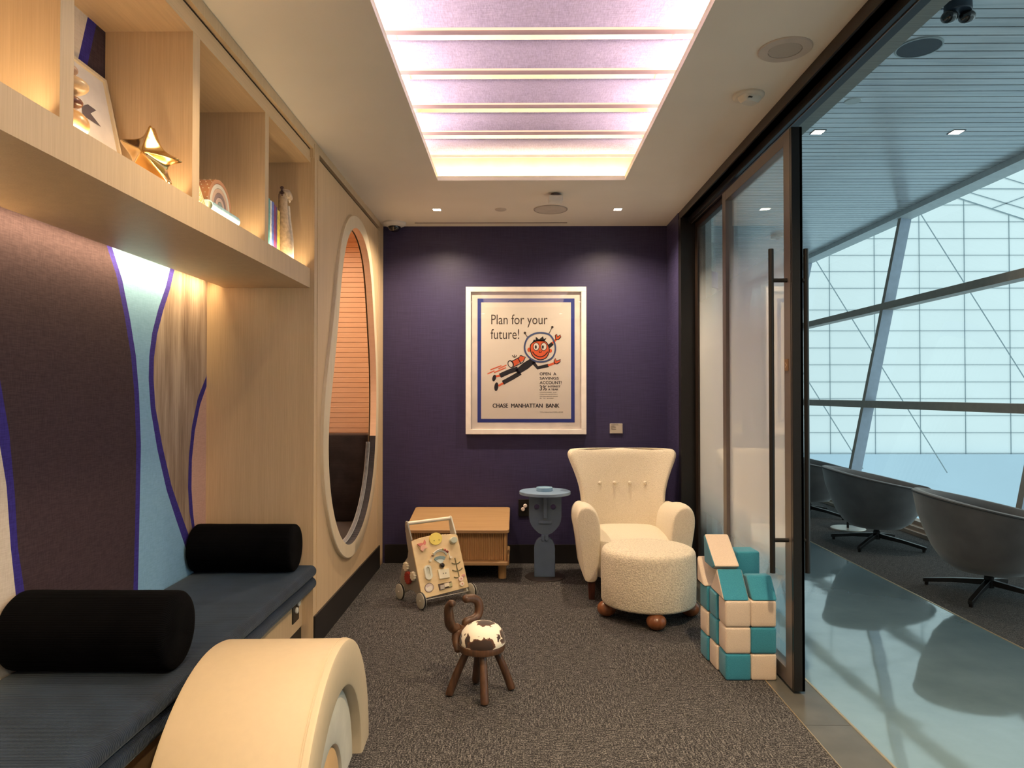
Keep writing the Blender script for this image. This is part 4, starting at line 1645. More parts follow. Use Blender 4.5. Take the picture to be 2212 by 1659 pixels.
b = MB()
th = 0.026
n_ = 5
outline = []
for (ox, oy, sx, sy) in ((cx0, cyf, 1, 1), (cx1, cyf, -1, 1), (cx1, cyb, -1, -1), (cx0, cyb, 1, -1)):
    r = 0.03
    cxx, cyy = ox + sx * r, oy + sy * r
    a0 = {(1, 1): PI, (-1, 1): 1.5 * PI, (-1, -1): 0, (1, -1): PI / 2}[(sx, sy)]
    for i in range(n_ + 1):
        a = a0 + PI / 2 * i / n_
        outline.append((cxx + r * math.cos(a), cyy + r * math.sin(a)))
b.loft([[(x, y, ctop(y) - th) for x, y in outline], [(x, y, ctop(y)) for x, y in outline]])
b.build('top', HONEY, cb, bevel=0.004)
b = MB()
b.prism([(cyf + 0.045, 0.150), (cyb - 0.01, 0.150), (cyb - 0.01, ctop(cyb) - th), (cyf + 0.045, ctop(cyf + 0.045) - th)], 'X', cx0 + 0.02, cx0 + 0.04)
b.prism([(cyf + 0.045, 0.150), (cyb - 0.01, 0.150), (cyb - 0.01, ctop(cyb) - th), (cyf + 0.045, ctop(cyf + 0.045) - th)], 'X', cx1 - 0.04, cx1 - 0.02)
b.box(cx0 + 0.02, cx1 - 0.02, cyb - 0.02, cyb - 0.01, 0.150, ctop(cyb) - th)
b.build('body', HONEYV, cb, smooth=False)
b = MB()
b.loft([[(x, y, 0.122) for x, y in outline], [(x, y, 0.150) for x, y in outline]])
b.build('bottom_shelf', HONEY, cb, bevel=0.006)
b = MB()
b.box(cx1 - 0.014, cx1, cyf + 0.01, cyf + 0.20, 0.15, 0.20)
b.build('side_lip', HONEY, cb, bevel=0.006)
for d0, d1 in ((cx0 + 0.042, -0.002), (0.002, cx1 - 0.042)):
    b = MB()
    yf = cyf + 0.062
    b.box(d0, d1, yf, yf + 0.012, 0.152, ctop(yf) - th - 0.002)
    n = int((d1 - d0) / 0.0165)
    for i in range(n):
        xx = d0 + (i + 0.5) * (d1 - d0) / n
        ring_ = [[(xx + 0.0058 * math.cos(a), yf - 0.012 * math.sin(a), z) for a in [PI * k / 6 for k in range(7)]] for z in (0.154, ctop(yf) - th - 0.004)]
        b.loft(ring_)
    b.build('slatted_door', HONEYV, cb)
for lx, ly in ((cx0 + 0.055, cyf + 0.13), (cx1 - 0.055, cyf + 0.13), (cx0 + 0.055, cyb - 0.07), (cx1 - 0.055, cyb - 0.07)):
    b = MB()
    b.lathe([(0.029, 0.0), (0.031, 0.004), (0.031, 0.122)], (lx, ly, 0), 20)
    b.build('leg', HONEYV, cb)

# ================================================================== SIDE TABLE WITH A FACE
sd = thing('side_table', 'blue-grey round side table whose stem is a cut-out face, on a dark disc base', 'side table', (0.21, 5.46, 0))
b = MB()
b.lathe([(0.001, 0), (0.153, 0), (0.155, 0.003), (0.153, 0.006), (0.001, 0.006)], (0, 0, 0), 48)
b.build('base_disc', M('rusty_black', (0.025, 0.017, 0.014), 0.5), sd)
b = MB()
b.lathe([(0.001, 0.632), (0.192, 0.632), (0.196, 0.635), (0.196, 0.654), (0.193, 0.657), (0.001, 0.657)], (0, 0, 0), 64)
b.build('table_top', BLUED, sd, angle=30)
kz = 5.46 / F_PX


def tp(cx, cy):      # crop pixel of the table to local x, z
    px_, py_ = 1100 + cx * 160 / 1021.0, 1020 + cy * 160 / 1021.0
    return (px_ - VX) * kz - 0.21, CAM_H + (VY - py_) * kz


outer = [tp(272, 330), tp(272, 600), tp(282, 670), tp(310, 730), tp(350, 780), tp(400, 825), tp(450, 850), tp(495, 860), tp(540, 850), tp(590, 825), tp(640, 780), tp(680, 730), tp(706, 670), tp(716, 600), tp(716, 330)]
eyes = [(tp(378, 470), 0.0205), (tp(603, 470), 0.0205)]
b = MB()


def plate_with_holes(outl, holes, y0, y1):
    bm = bmesh.new()
    loops = [outl] + [[(c_[0] + r * math.cos(a), c_[1] + r * math.sin(a)) for a in [2 * PI * k / 20 for k in range(20)]] for c_, r in holes]
    allp, es, cnt = [], [], []
    for lp in loops:
        vs3 = [bm.verts.new((x, y0, z)) for x, z in lp]
        es += [bm.edges.new((vs3[i], vs3[(i + 1) % len(vs3)])) for i in range(len(vs3))]
        cnt.append(len(lp))
    bmesh.ops.triangle_fill(bm, edges=es, use_beauty=True)
    bm.verts.index_update()
    V1 = [tuple(v.co) for v in bm.verts]
    F1 = [tuple(v.index for v in f.verts) for f in bm.faces]
    bm.free()
    n = len(V1)
    V2 = [(x, y1, z) for x, _, z in V1]
    Fs = F1 + [tuple(i + n for i in f[::-1]) for f in F1]
    o_ = 0
    for c_ in cnt:
        for i in range(c_):
            a, d = o_ + i, o_ + (i + 1) % c_
            Fs.append((a, d, d + n, a + n))
        o_ += c_
    return V1 + V2, Fs


v_, f_ = plate_with_holes(outer, eyes, -0.016, 0.016)
b.add(v_, f_)
b.build('face_plate', BLUEG, sd)
b = MB()
p0_, p1_ = tp(468, 340), tp(515, 615)
b.box(p0_[0], p1_[0], -0.052, -0.014, p1_[1], 0.634)
b.build('nose', BLUEG, sd, bevel=0.002)
b = MB()
p0_, p1_ = tp(400, 656), tp(580, 697)
b.box(p0_[0], p1_[0], -0.028, -0.014, p1_[1], p0_[1])
b.build('mouth', BLUEG, sd, bevel=0.002)
b = MB()
body = [tp(344, 1470), tp(344, 1040), tp(352, 985), tp(375, 935), tp(410, 900), tp(450, 882), tp(486, 876), tp(522, 882), tp(562, 900), tp(598, 935), tp(620, 985), tp(628, 1040), tp(628, 1470)]
body = [(x, max(z, 0.006)) for x, z in body]
b.prism(body, 'Y', -0.030, 0.030)
b.build('stem', BLUEG, sd, bevel=0.003)
for cxx in (462, 512):
    b = MB()
    q_ = [tp(cxx - 22, 845), tp(cxx - 22, 895), tp(cxx - 15, 918), tp(cxx, 928), tp(cxx + 15, 918), tp(cxx + 22, 895), tp(cxx + 22, 845)]
    b.prism(q_, 'Y', -0.044, -0.028)
    b.build('collar_tab', BLUEG, sd, bevel=0.002)
t = MB()
t.lathe([(0.001, 0), (0.060, 0), (0.062, 0.002), (0.062, 0.027), (0.060, 0.029), (0.052, 0.029), (0.050, 0.024), (0.001, 0.022)], (0, 0, 0), 40)
tag(t.build('tray', M('pale_blue_tray', (0.22, 0.38, 0.55), 0.45), loc=(0.206, 5.46, 0.657), angle=30), 'small round pale blue tray on the face side table', 'tray')

# ================================================================== ARMCHAIR
ac = thing('armchair', 'cream boucle wingback armchair with buttoned back beside the face side table', 'armchair', (0.800, 5.20, 0), 0)


def back_ring(z, w, yc, c, th_, n=13):
    inner_, outer_ = [], []
    for i in range(n):
        t_ = -1 + 2 * i / (n - 1)
        x = w * t_
        wrap = c * abs(t_) ** 2.6
        inner_.append((x * 0.97, yc - th_ / 2 - wrap, z))
        outer_.append((x, yc + th_ / 2 - wrap * 0.72, z))
    return inner_ + outer_[::-1]


b = MB()
rw = [(0.145, 0.27, 0.27, 0.03, 0.08), (0.16, 0.285, 0.27, 0.03, 0.10), (0.30, 0.31, 0.275, 0.06, 0.12), (0.45, 0.325, 0.285, 0.09, 0.13), (0.56, 0.322, 0.295, 0.10, 0.125),
      (0.65, 0.328, 0.305, 0.10, 0.12), (0.74, 0.350, 0.315, 0.10, 0.115), (0.83, 0.385, 0.328, 0.10, 0.11), (0.90, 0.416, 0.338, 0.10, 0.105), (0.945, 0.430, 0.344, 0.095, 0.10), (0.972, 0.408, 0.348, 0.085, 0.08), (0.982, 0.385, 0.350, 0.075, 0.045)]
b.loft([back_ring(*r) for r in rw])
b.build('backrest', BOUCLES, ac, sub=2)
for bx in (-0.172, -0.058, 0.058, 0.172):
    b = MB()
    by = 0.2405 if abs(bx) < 0.1 else 0.232
    b.lathe([(0.001, -0.010), (0.009, -0.007), (0.013, 0.0), (0.013, 0.012)], (bx, by, 0.722), 14, 'Y')
    b.build('button', BOUCLES, ac)

for s_ in (-1, 1):
    sec = [(0.262, 0.132), (0.300, 0.128), (0.345, 0.132), (0.352, 0.16), (0.366, 0.28), (0.390, 0.42), (0.408, 0.53), (0.400, 0.61), (0.350, 0.655), (0.285, 0.635), (0.242, 0.57), (0.232, 0.45), (0.242, 0.30), (0.252, 0.17)]
    cxm, czm = 0.325, 0.42
    b = MB()
    ringsA = []
    for y, sc, dz, wd in ((-0.392, 0.75, 0, 0.80), (-0.386, 0.88, 0, 0.92), (-0.355, 0.98, 0, 1.0), (-0.30, 1.0, 0.0, 1.0), (-0.20, 1.0, -0.004, 1.0), (-0.08, 1.0, -0.02, 0.98), (0.05, 1.0, -0.045, 0.95), (0.18, 1.0, -0.055, 0.9), (0.30, 0.97, -0.05, 0.85)):
        r_ = []
        for x, z in sec:
            zz = czm + (z - czm) * (0.45 + 0.55 * sc if z > czm else 1.0) + (dz if z > czm else 0)
            r_.append((s_ * (cxm + (x - cxm) * wd), y, zz))
        ringsA.append(r_)
    b.loft(ringsA)
    b.build('arm', BOUCLES, ac, sub=2)
b = MB()
b.loft([superring(0, -0.06, z, rx, ry, 36, p) for z, rx, ry, p in ((0.145, 0.262, 0.315, 5), (0.15, 0.268, 0.322, 5), (0.25, 0.272, 0.330, 5), (0.36, 0.272, 0.335, 5), (0.395, 0.262, 0.325, 4.5), (0.413, 0.235, 0.295, 4), (0.424, 0.15, 0.20, 3))])
b.build('seat', BOUCLES, ac)
for lx, ly, sp in ((-0.295, -0.325, -1), (0.295, -0.325, 1), (-0.24, 0.26, -1), (0.24, 0.26, 1)):
    b = MB()
    q_ = 0.027
    b.loft([[(lx - 0.019, ly - 0.019, 0), (lx + 0.019, ly - 0.019, 0), (lx + 0.019, ly + 0.019, 0), (lx - 0.019, ly + 0.019, 0)],
            [(lx - q_, ly - q_, 0.16), (lx + q_, ly - q_, 0.16), (lx + q_, ly + q_, 0.16), (lx - q_, ly + q_, 0.16)]])
    b.build('leg', DARKLEG, ac, bevel=0.003)

# ================================================================== OTTOMAN
ott = thing('ottoman', 'round cream boucle footstool on four walnut ball feet before the armchair', 'footstool', (0.823, 4.50, 0))
b = MB()
b.lathe([(0.001, 0.094), (0.27, 0.094), (0.288, 0.098), (0.294, 0.112), (0.296, 0.25), (0.294, 0.385), (0.290, 0.412), (0.280, 0.428), (0.262, 0.436), (0.20, 0.441), (0.10, 0.443), (0.001, 0.443)], (0, 0, 0), 64)
b.build('upholstered_drum', BOUCLE, ott, angle=60)
for k in range(4):
    a = PI / 2 * k
    b = MB()
    b.ball((0.262 * math.sin(a), -0.262 * math.cos(a), 0.050), 0.060, 0.060, 0.050, 24, 14)
    b.build('ball_foot', WALNUT_RED, ott)

# ================================================================== COW STOOL
cs = thing('cow_stool', "child's walnut stool with cowhide seat, curved horns and four splayed legs", 'stool', (-0.168, 3.336, 0))
b = MB()
b.lathe([(0.001, 0.205), (0.098, 0.205), (0.108, 0.209), (0.111, 0.222), (0.108, 0.237), (0.001, 0.237)], (0, 0, 0), 40)
b.build('seat_ring', WALNUT, cs)
b = MB()
b.lathe([(0.001, 0.228), (0.100, 0.228), (0.107, 0.242), (0.106, 0.262), (0.096, 0.290), (0.078, 0.312), (0.052, 0.327), (0.025, 0.333), (0.001, 0.334)], (0.004, 0, 0), 40)
b.build('cowhide_cushion', COWH, cs, angle=60)
for dx, dy in ((0.020, -0.128), (-0.147, -0.030), (0.137, 0.040), (-0.034, 0.120)):
    b = MB()
    k_ = 0.42
    b.tube([(dx, dy, 0.014), (dx * 0.99, dy * 0.99, 0.02), (dx * 0.72, dy * 0.72, 0.12), (dx * k_, dy * k_, 0.212)], [0.0165, 0.0195, 0.0185, 0.0165], 16, smooth_path=5)
    b.ball((dx, dy, 0.0165), 0.0172, 0.0172, 0.0165, 14, 8)
    b.build('leg', WALNUT, cs)


def sp_(cx, cy, Y):
    p = on_y(940 + cx * 200 / 1185.0, 1260 + cy * 200 / 1185.0, Y)
    return (p[0] + 0.168, p[1] - 3.336, p[2])


b = MB()
b.tube([sp_(290, 830, 3.345), sp_(275, 700, 3.37), sp_(290, 600, 3.385), sp_(300, 560, 3.388)], [0.016, 0.023, 0.025, 0.019], 14, smooth_path=4)
b.tube([sp_(300, 545, 3.385), sp_(235, 560, 3.37), sp_(190, 500, 3.35), sp_(180, 400, 3.33), sp_(175, 310, 3.32), sp_(200, 258, 3.31), sp_(222, 250, 3.30)], [0.018, 0.024, 0.0245, 0.023, 0.0205, 0.019, 0.016], 16, smooth_path=6)
b.tube([sp_(395, 540, 3.43), sp_(405, 478, 3.43), sp_(490, 445, 3.45), sp_(545, 395, 3.47), sp_(565, 310, 3.48), sp_(545, 220, 3.48), sp_(480, 182, 3.47), sp_(400, 188, 3.45)], [0.021, 0.0205, 0.0205, 0.0215, 0.022, 0.022, 0.021, 0.020], 16, smooth_path=6)
b.tube([sp_(300, 560, 3.388), sp_(345, 570, 3.41), sp_(390, 530, 3.43)], [0.018, 0.016, 0.017], 14, smooth_path=4)
for q_, r_ in ((sp_(222, 250, 3.30), 0.0162), (sp_(400, 188, 3.45), 0.0202), (sp_(290, 830, 3.345), 0.0162)):
    b.ball(q_, r_, r_, r_, 16, 10)
b.build('horn_backrest', WALNUT, cs)

# ================================================================== ACTIVITY WALKER
wk = thing('activity_walker', 'wooden push-along baby walker with activity board and white handle', 'toy', (-0.62, 4.65, 0), math.radians(38))
Wd, SL, ZB, ZT = 0.362, 0.146, 0.065, 0.415
LN = math.hypot(SL, ZT - ZB)
nb, nzz = -(ZT - ZB) / LN, SL / LN
TL, TR, BL = (365, 665), (950, 585), (530, 1410)
eu = (TR[0] - TL[0], TR[1] - TL[1])
ev = (BL[0] - TL[0], BL[1] - TL[1])
det = eu[0] * ev[1] - eu[1] * ev[0]


def wp(cx, cy, h=0.0):
    dx, dy = cx - TL[0], cy - TL[1]
    a = (dx * ev[1] - dy * ev[0]) / det
    v = (eu[0] * dy - eu[1] * dx) / det
    bb = 1 - v
    return (a * Wd, bb * SL + h * nb, ZB + bb * (ZT - ZB) + h * nzz)


BIRCH = wood('birch_board', (0.76, 0.57, 0.31), (0.82, 0.64, 0.38), (10, 10, 40))
GREIGE = M('greige_paint', (0.30, 0.285, 0.25), 0.55)
SAGEW = M('pale_sage_paint', (0.72, 0.72, 0.62), 0.5)


def wpoly(pts, h0, h1, name, mat, bev=0.0, parent=wk, k=1):
    if k > 1:
        pts = smooth2d(pts, k)
    c = MB()
    n = len(pts)
    c.loft([[wp(p[0], p[1], h0) for p in pts], [wp(p[0], p[1], h1) for p in pts]])
    return c.build(name, mat, parent, bevel=bev)


def circ(cx, cy, rx, ry, n=28, a0=0, a1=2 * PI):
    return [(cx + rx * math.cos(a0 + (a1 - a0) * i / (n if a1 - a0 > 6.2 else n - 1)), cy + ry * math.sin(a0 + (a1 - a0) * i / (n if a1 - a0 > 6.2 else n - 1))) for i in range(n)]


wpoly([(365, 668), (450, 630), (550, 604), (660, 588), (760, 582), (860, 580), (945, 585), (957, 600), (1115, 1290), (1108, 1304), (545, 1413), (525, 1400)], -0.010, 0.0, 'activity_board', BIRCH, 0.002)
for xs in (0.0, Wd - 0.012):
    side = [(0.005, 0.045), (0.012, 0.20), (0.06, 0.28), (0.146, 0.415), (0.150, 0.42), (0.205, 0.522), (0.212, 0.534), (0.226, 0.537), (0.238, 0.528), (0.238, 0.50), (0.213, 0.396), (0.192, 0.339), (0.202, 0.296), (0.250, 0.25), (0.278, 0.215), (0.300, 0.15), (0.302, 0.06), (0.27, 0.035), (0.22, 0.06), (0.17, 0.085), (0.11, 0.085), (0.06, 0.055), (0.03, 0.03)]
    side[0:4] = [(0.004, 0.055), (0.0125, 0.070), (0.148, 0.400), (0.158, 0.42)]
    b = MB()
    b.prism(side, 'X', xs, xs + 0.012)
    b.build('side_panel', GREIGE if xs == 0 else SAGEW, wk, bevel=0.0025)
b = MB()
b.tube([(0.0, 0.222, 0.520), (Wd, 0.222, 0.520)], 0.0125, 18)
b.build('handle', M('ivory_paint', (0.86, 0.80, 0.66), 0.45), wk)
for sx_, xx in ((-1, -0.016), (1, Wd + 0.016)):
    for yy in (-0.012, 0.272):
        b = MB()
        b.lathe([(0.001, -0.011), (0.046, -0.011), (0.052, -0.009), (0.052, 0.009), (0.046, 0.011), (0.001, 0.011)], (xx, yy, 0.055), 36, 'X')
        w_ = b.build('wheel', M('wheel_grey', (0.50, 0.50, 0.44), 0.5), wk, angle=30)
        b = MB()
        rings_ = [[(xx + xo, yy + rr * math.cos(2 * PI * i / 36), 0.055 + rr * math.sin(2 * PI * i / 36)) for i in range(36)] for rr, xo in ((0.052, 0.006), (0.055, 0.004), (0.055, -0.004), (0.052, -0.006))]
        b.loft(rings_, caps=False)
        b.build('tyre', BLACKM, w_)
        b = MB()
        b.ball((xx + sx_ * 0.011, yy, 0.055), 0.004, 0.005, 0.005, 10, 6)
        b.build('hub_cap', WHITEP, w_)
b = MB()
b.tube([(-0.01, -0.012, 0.055), (Wd + 0.01, -0.012, 0.055)], 0.004, 8)
b.tube([(-0.01, 0.272, 0.055), (Wd + 0.01, 0.272, 0.055)], 0.004, 8)
b.build('axle', CHROME, wk)
YEL = M('yellow_paint', (0.86, 0.70, 0.16), 0.5)
wpoly(circ(665, 642, 82, 84), 0.0, 0.008, 'sun_dial', YEL, 0.001)
for c_ in ((643, 668), (705, 660)):
    wpoly(circ(c_[0], c_[1], 5, 6, 10), 0.008, 0.0088, 'painted_eye', BLACKM)
PINK = M('coral_paint', (0.70, 0.22, 0.18), 0.5)
PINKL = M('blush_paint', (0.85, 0.48, 0.36), 0.5)
wpoly([(425, 712), (470, 698), (505, 705), (515, 655), (535, 690), (530, 722), (490, 725), (460, 745)], 0.006, 0.016, 'butterfly_upper_wing', PINK, 0.001)
wpoly([(470, 745), (505, 712), (530, 745), (560, 765), (520, 775), (500, 815), (470, 790)], 0.006, 0.016, 'butterfly_lower_wing', PINKL, 0.001)
wpoly([(430, 720), (470, 710), (505, 715), (545, 770), (500, 815), (480, 800)], 0.0, 0.006, 'butterfly_base', BIRCH, 0.001)
wpoly(circ(888, 670, 46, 44), 0.0, 0.028, 'knob', M('sage_knob', (0.55, 0.60, 0.50), 0.5), 0.003)
# rainbow bead arch
b = MB()
arcp = [wp(p[0], p[1], 0.016) for p in circ(730, 900, 112, 112, 18, PI * 1.03, PI * 1.93)]
b.tube([wp(600, 935, 0.0)] + arcp + [wp(860, 905, 0.0)], 0.0035, 8)
b.build('bead_wire', WHITEP, wk)
b = MB()
b.loft([[wp(p[0], p[1], h) for p in circ(730, 890, 98, 98, 18, PI * 1.1, PI * 1.9) + circ(730, 890, 76, 76, 18, PI * 1.1, PI * 1.9)[::-1]] for h in (0, 0.006)])
b.build('painted_arc', M('pale_grey_paint', (0.60, 0.64, 0.60), 0.5), wk)
bc = [(0.45, 0.42, 0.15), (0.70, 0.30, 0.22), (0.42, 0.06, 0.05), (0.72, 0.36, 0.30), (0.30, 0.04, 0.05), (0.20, 0.03, 0.04)]
for i, c_ in enumerate(bc):
    a = PI * 1.56 + i * 0.135
    q_ = wp(730 + 112 * math.cos(a), 900 + 112 * math.sin(a), 0.016)
    b = MB()
    b.ball(q_, 0.0075, 0.0075, 0.0075, 12, 8)
    b.build('bead', M('bead_%d' % i, c_, 0.4), wk)
for i, (a, c_) in enumerate(((PI * 1.08, (0.25, 0.16, 0.10)), (PI * 1.17, (0.75, 0.72, 0.55)))):
    q_ = wp(730 + 112 * math.cos(a), 900 + 112 * math.sin(a), 0.016)
    b = MB()
    b.ball(q_, 0.008, 0.008, 0.008, 12, 8)
    b.build('bead', M('bead_l%d' % i, c_, 0.4), wk)
for cc in ((600, 935), (862, 900)):
    wpoly(circ(cc[0], cc[1], 17, 17, 16), 0, 0.016, 'wire_post', M('ivory_peg', (0.80, 0.70, 0.55), 0.5))
wpoly([(652, 915), (672, 888), (720, 872), (770, 877), (800, 893), (785, 925), (745, 912), (705, 915), (672, 935)], 0.0, 0.007, 'window_arc', M('slate_blue_paint', (0.25, 0.36, 0.38), 0.5), 0.001)
wpoly([(675, 935), (705, 915), (745, 912), (785, 925), (760, 965), (745, 980), (712, 960)], 0.0, 0.005, 'fan_inlay', M('ice_blue_paint', (0.66, 0.74, 0.72), 0.5))
b = MB()
q_ = wp(752, 1003, 0.010)
b.ball(q_, 0.0185, 0.0185, 0.0185, 16, 10)
b.build('black_ball', M('glossy_black', (0.012, 0.008, 0.008), 0.12, coat=1), wk)
ovl = circ(570, 1040, 45, 50, 14, PI, 2 * PI) + circ(590, 1130, 45, 50, 14, 0, PI)
ovi = circ(570, 1045, 22, 30, 14, PI, 2 * PI) + circ(588, 1120, 22, 30, 14, 0, PI)
b = MB()
lo_, hi_ = [wp(p[0], p[1], 0) for p in ovl], [wp(p[0], p[1], 0.014) for p in ovl]
hi2, lo2 = [wp(p[0], p[1], 0.014) for p in ovi], [wp(p[0], p[1], 0.004) for p in ovi]
b.loft([lo_, hi_, hi2, lo2])
b.build('oval_track', SAGEW, wk)
wpoly([(700, 1055), (838, 1045), (856, 1165), (726, 1180)], 0.0, 0.013, 'flap_door', M('ivory_flap', (0.86, 0.80, 0.62), 0.5), 0.0015)
for c_ in ((770, 1110), (800, 1107)):
    wpoly(circ(c_[0], c_[1], 6, 11, 10), 0.013, 0.0138, 'painted_mark', M('grey_mark', (0.20, 0.19, 0.15), 0.6))
wpoly(circ(605, 1280, 57, 60), 0.0, 0.002, 'mirror_rim', M('dark_ring', (0.20, 0.15, 0.12), 0.5))
wpoly(circ(605, 1280, 50, 53), 0.002, 0.003, 'mirror_disc', M('pinkish_disc', (0.66, 0.55, 0.52), 0.4))
wpoly([(562, 1262), (580, 1280), (622, 1255), (640, 1262), (645, 1310), (605, 1325), (570, 1312)], 0.003, 0.0035, 'printed_cat', M('cream_ink', (0.82, 0.76, 0.66), 0.5))
wpoly([(716, 1240), (885, 1215), (897, 1285), (735, 1325)], 0.0, 0.003, 'slider_tray', M('dark_slot', (0.10, 0.07, 0.05), 0.6))
wpoly([(735, 1262), (785, 1255), (792, 1308), (742, 1315)], 0.003, 0.012, 'slider_block', M('grey_block', (0.48, 0.43, 0.38), 0.5))
wpoly([(785, 1242), (842, 1230), (850, 1275), (792, 1290)], 0.003, 0.014, 'slider_block', M('ivory_block', (0.82, 0.72, 0.55), 0.5))
wpoly([(842, 1240), (888, 1228), (894, 1280), (852, 1290)], 0.003, 0.008, 'slider_block', M('olive_block', (0.48, 0.44, 0.24), 0.5))
OLIVE = M('olive_paint', (0.17, 0.15, 0.075), 0.6)
b = MB()
for pth in ([(925, 905), (940, 970), (955, 1040), (975, 1110), (990, 1180)], [(885, 972), (915, 985), (945, 985), (975, 975), (995, 958)], [(895, 1068), (930, 1080), (965, 1080), (1000, 1068), (1025, 1045)], [(918, 1160), (945, 1170), (980, 1168)]):
    q2_ = smooth2d(pth, 4, False)
    b.tube([wp(p[0], p[1], 0.002) for p in q2_], 0.0035, 8)
b.build('seaweed', OLIVE, wk)
for c_, r_, cm in (((1003, 1190), 33, (0.82, 0.62, 0.52)), ((1018, 1258), 30, (0.84, 0.72, 0.58)), ((1038, 1148), 20, (0.62, 0.36, 0.32))):
    wpoly(circ(c_[0], c_[1], r_, r_, 20), 0, 0.012, 'gear_flower', M('gear_%d' % r_, cm, 0.5), 0.001)
    wpoly(circ(c_[0], c_[1], 7, 8, 10), 0.012, 0.014, 'gear_pin', PINK)
# gears on the side panel


def gear(y, z, r, mat, teeth=9):
    c = MB()
    pts = []
    for i in range(teeth * 4):
        a = 2 * PI * i / (teeth * 4)
        rr = r if (i % 4) < 2 else r * 0.78
        pts.append((y + rr * math.cos(a), z + rr * math.sin(a)))
    c.prism(pts, 'X', -0.018, -0.001)
    return c.build('side_gear', mat, wk)


gear(0.205, 0.235, 0.030, M('ivory_gear', (0.80, 0.74, 0.58), 0.5))
gear(0.175, 0.165, 0.042, M('red_gear', (0.36, 0.05, 0.035), 0.45), 14)
gear(0.110, 0.190, 0.030, M('ivory_gear', (0.80, 0.74, 0.58), 0.5))

# ================================================================== SOFT ARCH BLOCKS
def arch_block(name, ro, ri, x0, x1, mf, label, rz, loc, n=56, edge=0.012):
    c = MB()
    prof = [(ro, x0 + edge), (ro, x1 - edge)]
    rings_ = []

    def arc(r, x):
        return [(x, -r * math.cos(a), r * math.sin(a)) for a in [PI * k / n for k in range(n + 1)]]
    steps = [(ro, x0 + edge), (ro, x1 - edge), (ro - edge * 0.3, x1 - edge * 0.3), (ro - edge, x1)]
    if ri > 0.01:
        steps += [(ri + edge, x1), (ri + edge * 0.3, x1 - edge * 0.3), (ri, x1 - edge), (ri, x0 + edge), (ri + edge, x0)]
    else:
        steps += [(0.002, x1), (0.002, x0)]
    steps += [(ro - edge, x0), (ro - edge * 0.3, x0 + edge * 0.3)]
    # sections in the radial plane, swept around the half circle
    secs = []
    for k in range(n + 1):
        a = PI * k / n
        secs.append([(x, -r * math.cos(a), r * math.sin(a)) for r, x in steps])
    c.loft(secs)
    return c


aloc = (-0.592, 2.39, 0.0)
arz = math.radians(2)
o1 = thing('soft_arch', 'large cream padded play arch on the carpet in front of the bench', 'soft play block', aloc, arz, 'nested soft arches')
arch_block('a', 0.55, 0.392, -0.44, 0.0, CREAM, '', 0, None).build('padded_cover', CREAM, o1, angle=30)
b = MB()
for k in range(2):
    rr = 0.5515
    xx = -0.022 - 0.006 * k
    b.tube([(xx, -rr * math.cos(a), rr * math.sin(a)) for a in [PI * i / 60 for i in range(61)]], 0.0010, 5)
b.build('seam_stitching', M('seam_tan', (0.70, 0.58, 0.42), 0.6), o1)
o2 = thing('soft_arch', 'grey-cream middle padded arch nested inside the large cream arch', 'soft play block', aloc, arz, 'nested soft arches')
arch_block('a', 0.386, 0.203, -0.42, -0.035, CREAMG, '', 0, None).build('padded_cover', CREAMG, o2, angle=30)
o3 = thing('soft_half_cylinder', 'tan padded half-round block at the core of the nested arches', 'soft play block', aloc, arz, 'nested soft arches')
arch_block('a', 0.198, 0.0, -0.42, -0.045, TANV, '', 0, None).build('padded_cover', TANV, o3, angle=30)

# ================================================================== SOFT BLOCK STACK
SB = 0.124


def soft_cube(x, y, z, mat, label, s=SB, rz=0.0, h=None, tilt=0):
    c = MB()
    h = h or s
    c.box(-s / 2, s / 2, -s / 2, s / 2, -h / 2, h / 2)
    bm = bmesh.new()
    me = bpy.data.meshes.new('soft_block')
    me.from_pydata(c.v, [], c.f)
    bm.from_mesh(me)
    bmesh.ops.subdivide_edges(bm, edges=bm.edges, cuts=3, use_grid_fill=True)
    for v in bm.verts:       # slight puffiness
        ax, ay, az = v.co.x / (s / 2), v.co.y / (s / 2), v.co.z / (h / 2)
        v.co.x += 0.0022 * math.copysign(1, ax) * (1 - ay * ay) * (1 - az * az) * (abs(ax) > 0.99)
        v.co.y += 0.0022 * math.copysign(1, ay) * (1 - ax * ax) * (1 - az * az) * (abs(ay) > 0.99)
    bmesh.ops.recalc_face_normals(bm, faces=bm.faces)
    bm.to_mesh(me)
    bm.free()
    me.polygons.foreach_set('use_smooth', [True] * len(me.polygons))
    me.materials.append(mat)
    o_ = bpy.data.objects.new('soft_block', me)
    COL.objects.link(o_)
    md = o_.modifiers.new('edge', 'BEVEL')
    md.width = 0.011
    md.segments = 4
    md.limit_method = 'ANGLE'
    md.angle_limit = math.radians(40)
    o_.location = (x, y, z)
    o_.rotation_euler = (tilt, 0, rz)
    return tag(o_, label, 'soft block', 'wool-covered soft building blocks')


def soft_prism(x0, x1, pts, mats, label, rz=0):
    """pts: (y, z) outline; the ends carry the first material, the slopes the second"""
    c = MB()
    cy = sum(p[0] for p in pts) / len(pts)
    zb = min(p[1] for p in pts)
    loc = ((x0 + x1) / 2, cy, zb)
    c.prism([(p[0] - cy, p[1] - zb) for p in pts], 'X', x0 - loc[0], x1 - loc[0])
    o_ = c.build('soft_block', mats, bevel=0.010, seg=4, loc=loc, rot=(0, 0, rz))
    me = o_.data
    for p in me.polygons:
        p.material_index = 0 if abs(p.normal.x) > 0.9 else 1
        p.use_smooth = True
    return tag(o_, label, 'soft block', 'wool-covered soft building blocks')


